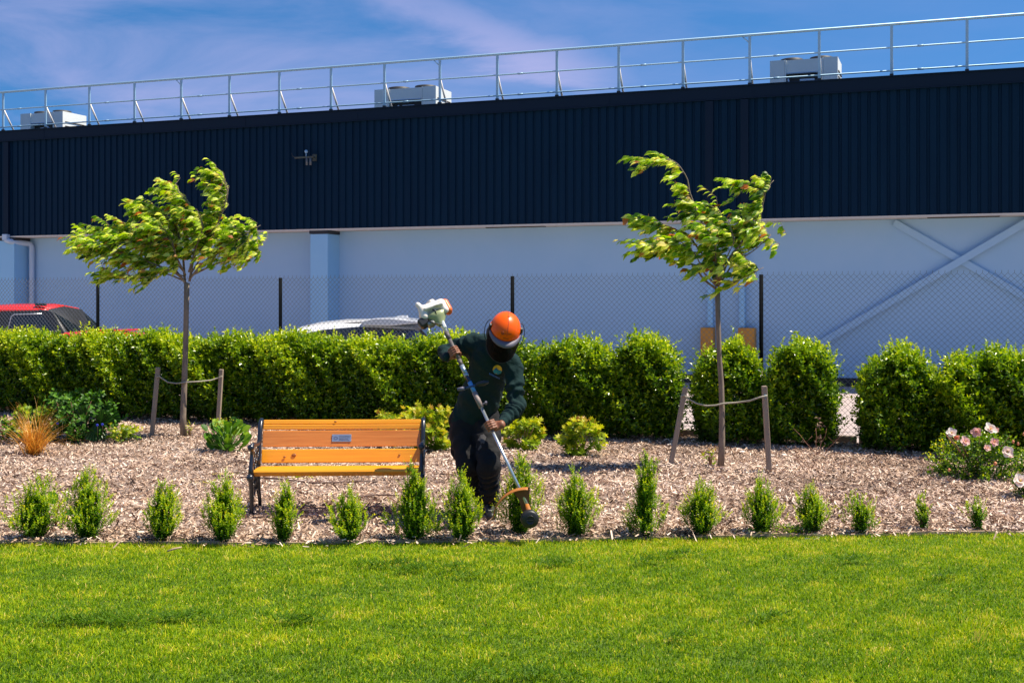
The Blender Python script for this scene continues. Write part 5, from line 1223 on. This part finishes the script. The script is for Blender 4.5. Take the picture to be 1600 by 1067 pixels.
# ------------------------------------------------------------ string trimmer
tri = empty('string_trimmer', (B_t.x, B_t.y, 0), 'string trimmer with white engine, silver shaft and rusty orange guard held by the person', 'trimmer')
to = Vector((B_t.x, B_t.y, 0))
def tl_(p): return Vector(p)-to
def tb_(name, segs, m, n=12):
    b = MB()
    for a, c, r0, r1 in segs: b.tube([tl_(a), tl_(c)], [r0, r1], n)
    return b.build(name, m, tri)
alu = mat('aluminium_tube', (.55, .60, .62), .28, .75); grey = mat('grey_rubber', (.10, .085, .085), .6); rust = mat('rusty_orange_guard', (.50, .17, .018), .6, 0, (30, (.30, .10, .02), .4)); whitep = mat('white_plastic', (.78, .70, .62), .4); orangep = mat('orange_plastic', (.80, .16, .03), .4); bluep = mat('blue_clamp', (.08, .28, .55), .4)
sh_ = on_shaft
tb_('shaft', [(sh_(632), B_t, .0125, .0125)], alu); tb_('upper_tube', [(sh_(575), sh_(600), .0135, .0135)], mat('dark_blue_tube', (.01, .02, .07), .3))
g_ = tb_('rear_grip', [(sh_(519), sh_(530), .020, .019), (sh_(530), sh_(562), .0155, .0165), (sh_(562), sh_(571), .019, .016)], grey)
tb_('collar', [(sh_(571), sh_(584), .019, .018), (sh_(584), sh_(588), .020, .020)], mat('pale_collar', (.35, .42, .5), .35, .5))
tb_('clamp', [(sh_(597), sh_(613), .019, .017)], bluep)
tb_('coupling', [(sh_(613), sh_(636), .021, .020)], mat('brown_grey_sleeve', (.26, .20, .18), .6))
q = sh_(633); b = MB(); b.tube([tl_(q), tl_(q)+Vector((.045, -.02, .02))], .006, 6); b.tube([tl_(q)+Vector((.045, -.035, .03)), tl_(q)+Vector((.045, -.005, .01))], .010, 6); b.build('wing_nut', M['brim'], tri)
q = sh_(604); b = MB(); b.tube([tl_(q)+Vector((-.055, -.01, -.012)), tl_(q)+Vector((.0, -.012, -.0)), tl_(q)+Vector((.03, -.012, .012))], .011, 8); b.build('handle_stub', mat('handle_blue', (.02, .06, .15), .5), tri)
b = MB(); b.tube([tl_(q)+Vector((.035, -.015, .012)), tl_(q)+Vector((.06, -.02, .022)), tl_(q)+Vector((.10, -.02, .032)), tl_(q)+Vector((.135, -.015, .04))], [.012, .019, .021, .012], 10); b.build('front_handle', M['black'], tri)
b = MB(); b.tube([tl_(q)+Vector((-.055, -.01, -.012)), tl_(q)+Vector((-.115, -.01, -.022))], [.018, .014], 8); b.build('handle_end', M['brim'], tri)
# powerhead: built in a frame whose local z runs up the shaft away from the head
zt = (-sd); xt = Vector((1, 0, 0)); xt = (xt-zt*xt.dot(zt)).normalized(); yt_ = zt.cross(xt)    # yt_ away from camera
top = sh_(516)
EM = Matrix(((xt.x, yt_.x, zt.x, 0), (xt.y, yt_.y, zt.y, 0), (xt.z, yt_.z, zt.z, 0), (0, 0, 0, 1))); EM.translation = tl_(top)
E3 = EM.to_3x3()
def e(x, y, z): return EM @ Vector((x, y, z))
b = MB(); b.tube([e(0, 0, -.02), e(0, 0, .03), e(0, 0, .034), e(0, 0, .075)], [.015, .018, .023, .021], 12); b.box(e(.006, -.008, .055), (.030, .03, .09), E3, bev=.008); b.build('throttle_housing', mat('pale_metal_housing', (.72, .74, .70), .35, .3), tri)
yg = mat('translucent_tank', (.30, .34, .16), .35)
b = MB(); b.lathe([(.022, .05), (.035, .08), (.062, .125), (.085, .160), (.05, .175), (0, .178)], 16, EM @ Matrix.Translation((-.012, .0, 0)) @ Matrix.Diagonal((1.15, .8, 1, 1))); b.build('fan_cowl', yg, tri)
def ep(a, c, r1, r2, k=.012, s=None, sub=False):
    d = dict(a=tuple(e(*a)), b=tuple(e(*c)), r1=r1, r2=r2, k=k)
    if s: d['ax'] = tuple(yt_); d['s'] = s
    if sub: d['sub'] = True
    return d
eng = sdf_mesh('engine_cover', [ep((-.108, -.02, .175), (-.100, -.02, .235), .034, .036), ep((-.100, -.015, .240), (.055, -.015, .232), .038, .042), ep((.058, -.015, .230), (.070, -.02, .165), .040, .030),
     ep((-.09, .04, .22), (.05, .04, .22), .055, .055), ep((-.085, -.065, .215), (.055, -.065, .208), .014, .014, .008), ep((-.107, -.03, .255), (-.122, -.03, .295), .024, .021, .004), ep((-.02, -.055, .150), (.0, -.055, .175), .050, .034, .006, None, True)], .0045, whitep, tri)
sdf_mesh('side_cover', [ep((.100, .0, .165), (.093, .0, .235), .030, .034, .01), ep((.096, .03, .165), (.088, .03, .235), .032, .036, .01)], .005, orangep, tri)
b = MB(); ML = EM @ Matrix.Translation((-.012, .0, .262)); b.lathe([(.036, -.01)]+[(.036-.003*(k % 2), .004*k) for k in range(9)]+[(.028, .036), (.0, .038)], 20, ML); b.build('recoil_cap', whitep, eng)
b = MB(); b.box(e(-.135, .0, .135), (.085, .075, .085), E3 @ Matrix.Rotation(R(-12), 3, 'Y'), bev=.014); b.build('air_filter_box', M['black'], tri)
b = MB(); b.box(e(-.085, -.005, .095), (.06, .07, .04), E3, bev=.01); b.build('muffler', mat('grey_metal', (.3, .3, .28), .4, .4), tri)
b = MB(); b.tube([e(-.10, -.04, .12), e(-.07, -.05, .075), e(-.03, -.04, .055), e(-.005, -.02, .045)], .005, 6); b.tube([e(-.03, -.055, .19), e(-.015, -.065, .165), e(-.02, -.05, .14)], .008, 6); b.build('throttle_cable', M['black'], tri)
# gearbox, guard and cutting head facing the lawn edge
hc = P(828, 811, 8.90); ax_ = Vector((.10, -1, -.02)).normalized()
rx = Vector((0, 0, 1)).cross(ax_).normalized(); rz = ax_.cross(rx)
HH = Matrix(((rx.x, rz.x, ax_.x, 0), (rx.y, rz.y, ax_.y, 0), (rx.z, rz.z, ax_.z, 0), (0, 0, 0, 1))); HH.translation = tl_(hc)
b = MB(); b.lathe([(0, .022), (.030, .024), (.055, .022), (.066, .014), (.069, .0), (.069, -.035), (.058, -.045), (.03, -.055), (0, -.055)], 32, HH)
hd_ = b.build('cutting_head', mat('black_head', (.018, .017, .016), .45), tri)
b = MB(); b.lathe([(.020, .024), (.032, .030), (.033, .0305), (.034, .024)], 20, HH); b.box((HH @ Vector((0, 0, .030))), (.05, .004, .012), HH.to_3x3()); b.build('head_cap', M['dark'], hd_)
b = MB(); b.tube([tl_(sh_(788)), tl_(hc)+Vector((-.004, .075, .035)), tl_(hc)+Vector((0, .05, .0))], [.016, .024, .026], 10); b.build('gearbox', rust, tri)
gc = tl_(P(823, 813, 8.99)); b = MB(); vs = []; fs = []; n = 22; r0 = .245; a0, a1 = R(88), R(176); up = Vector((0, 0, 1)); lf = Vector((1, 0, 0)); dp = Vector((.0, -1, -.12)).normalized()
def gd(a, r, d): return gc+lf*(math.cos(a)*r)+up*(math.sin(a)*r)+dp*d
for k in range(n+1):
    a = a0+(a1-a0)*k/n; rr_ = r0*(1.0+.06*(k/n))
    for r_, d_ in ((rr_-.012, -.035), (rr_, -.03), (rr_+.002, .045), (rr_-.003, .045), (rr_-.006, -.025)): vs.append(gd(a, r_, d_))
for k in range(n):
    for j in range(5): fs.append((5*k+j, 5*k+(j+1) % 5, 5*k+5+(j+1) % 5, 5*k+5+j))
fs += [(0, 1, 2, 3, 4)[::-1], tuple(5*n+j for j in range(5))]
b.add(vs, fs, True); b.build('guard_skirt', rust, tri)
b = MB(); vs = [gd(R(60), .02, -.035)]; n = 14
for k in range(n+1):
    a = R(84)+(R(116)-R(84))*k/n; vs.append(gd(a, r0*(1 if k < 7 else 1-.01*(k-7)), -.032))
vs += [gd(R(112), .15, -.034), gd(R(120), .07, -.035)]
m_ = len(vs); b.add(vs, [tuple(range(m_))]); o = b.build('guard_plate', mat('dark_rust_plate', (.20, .075, .02), .7), tri); sm = o.modifiers.new('thick', 'SOLIDIFY'); sm.thickness = .005
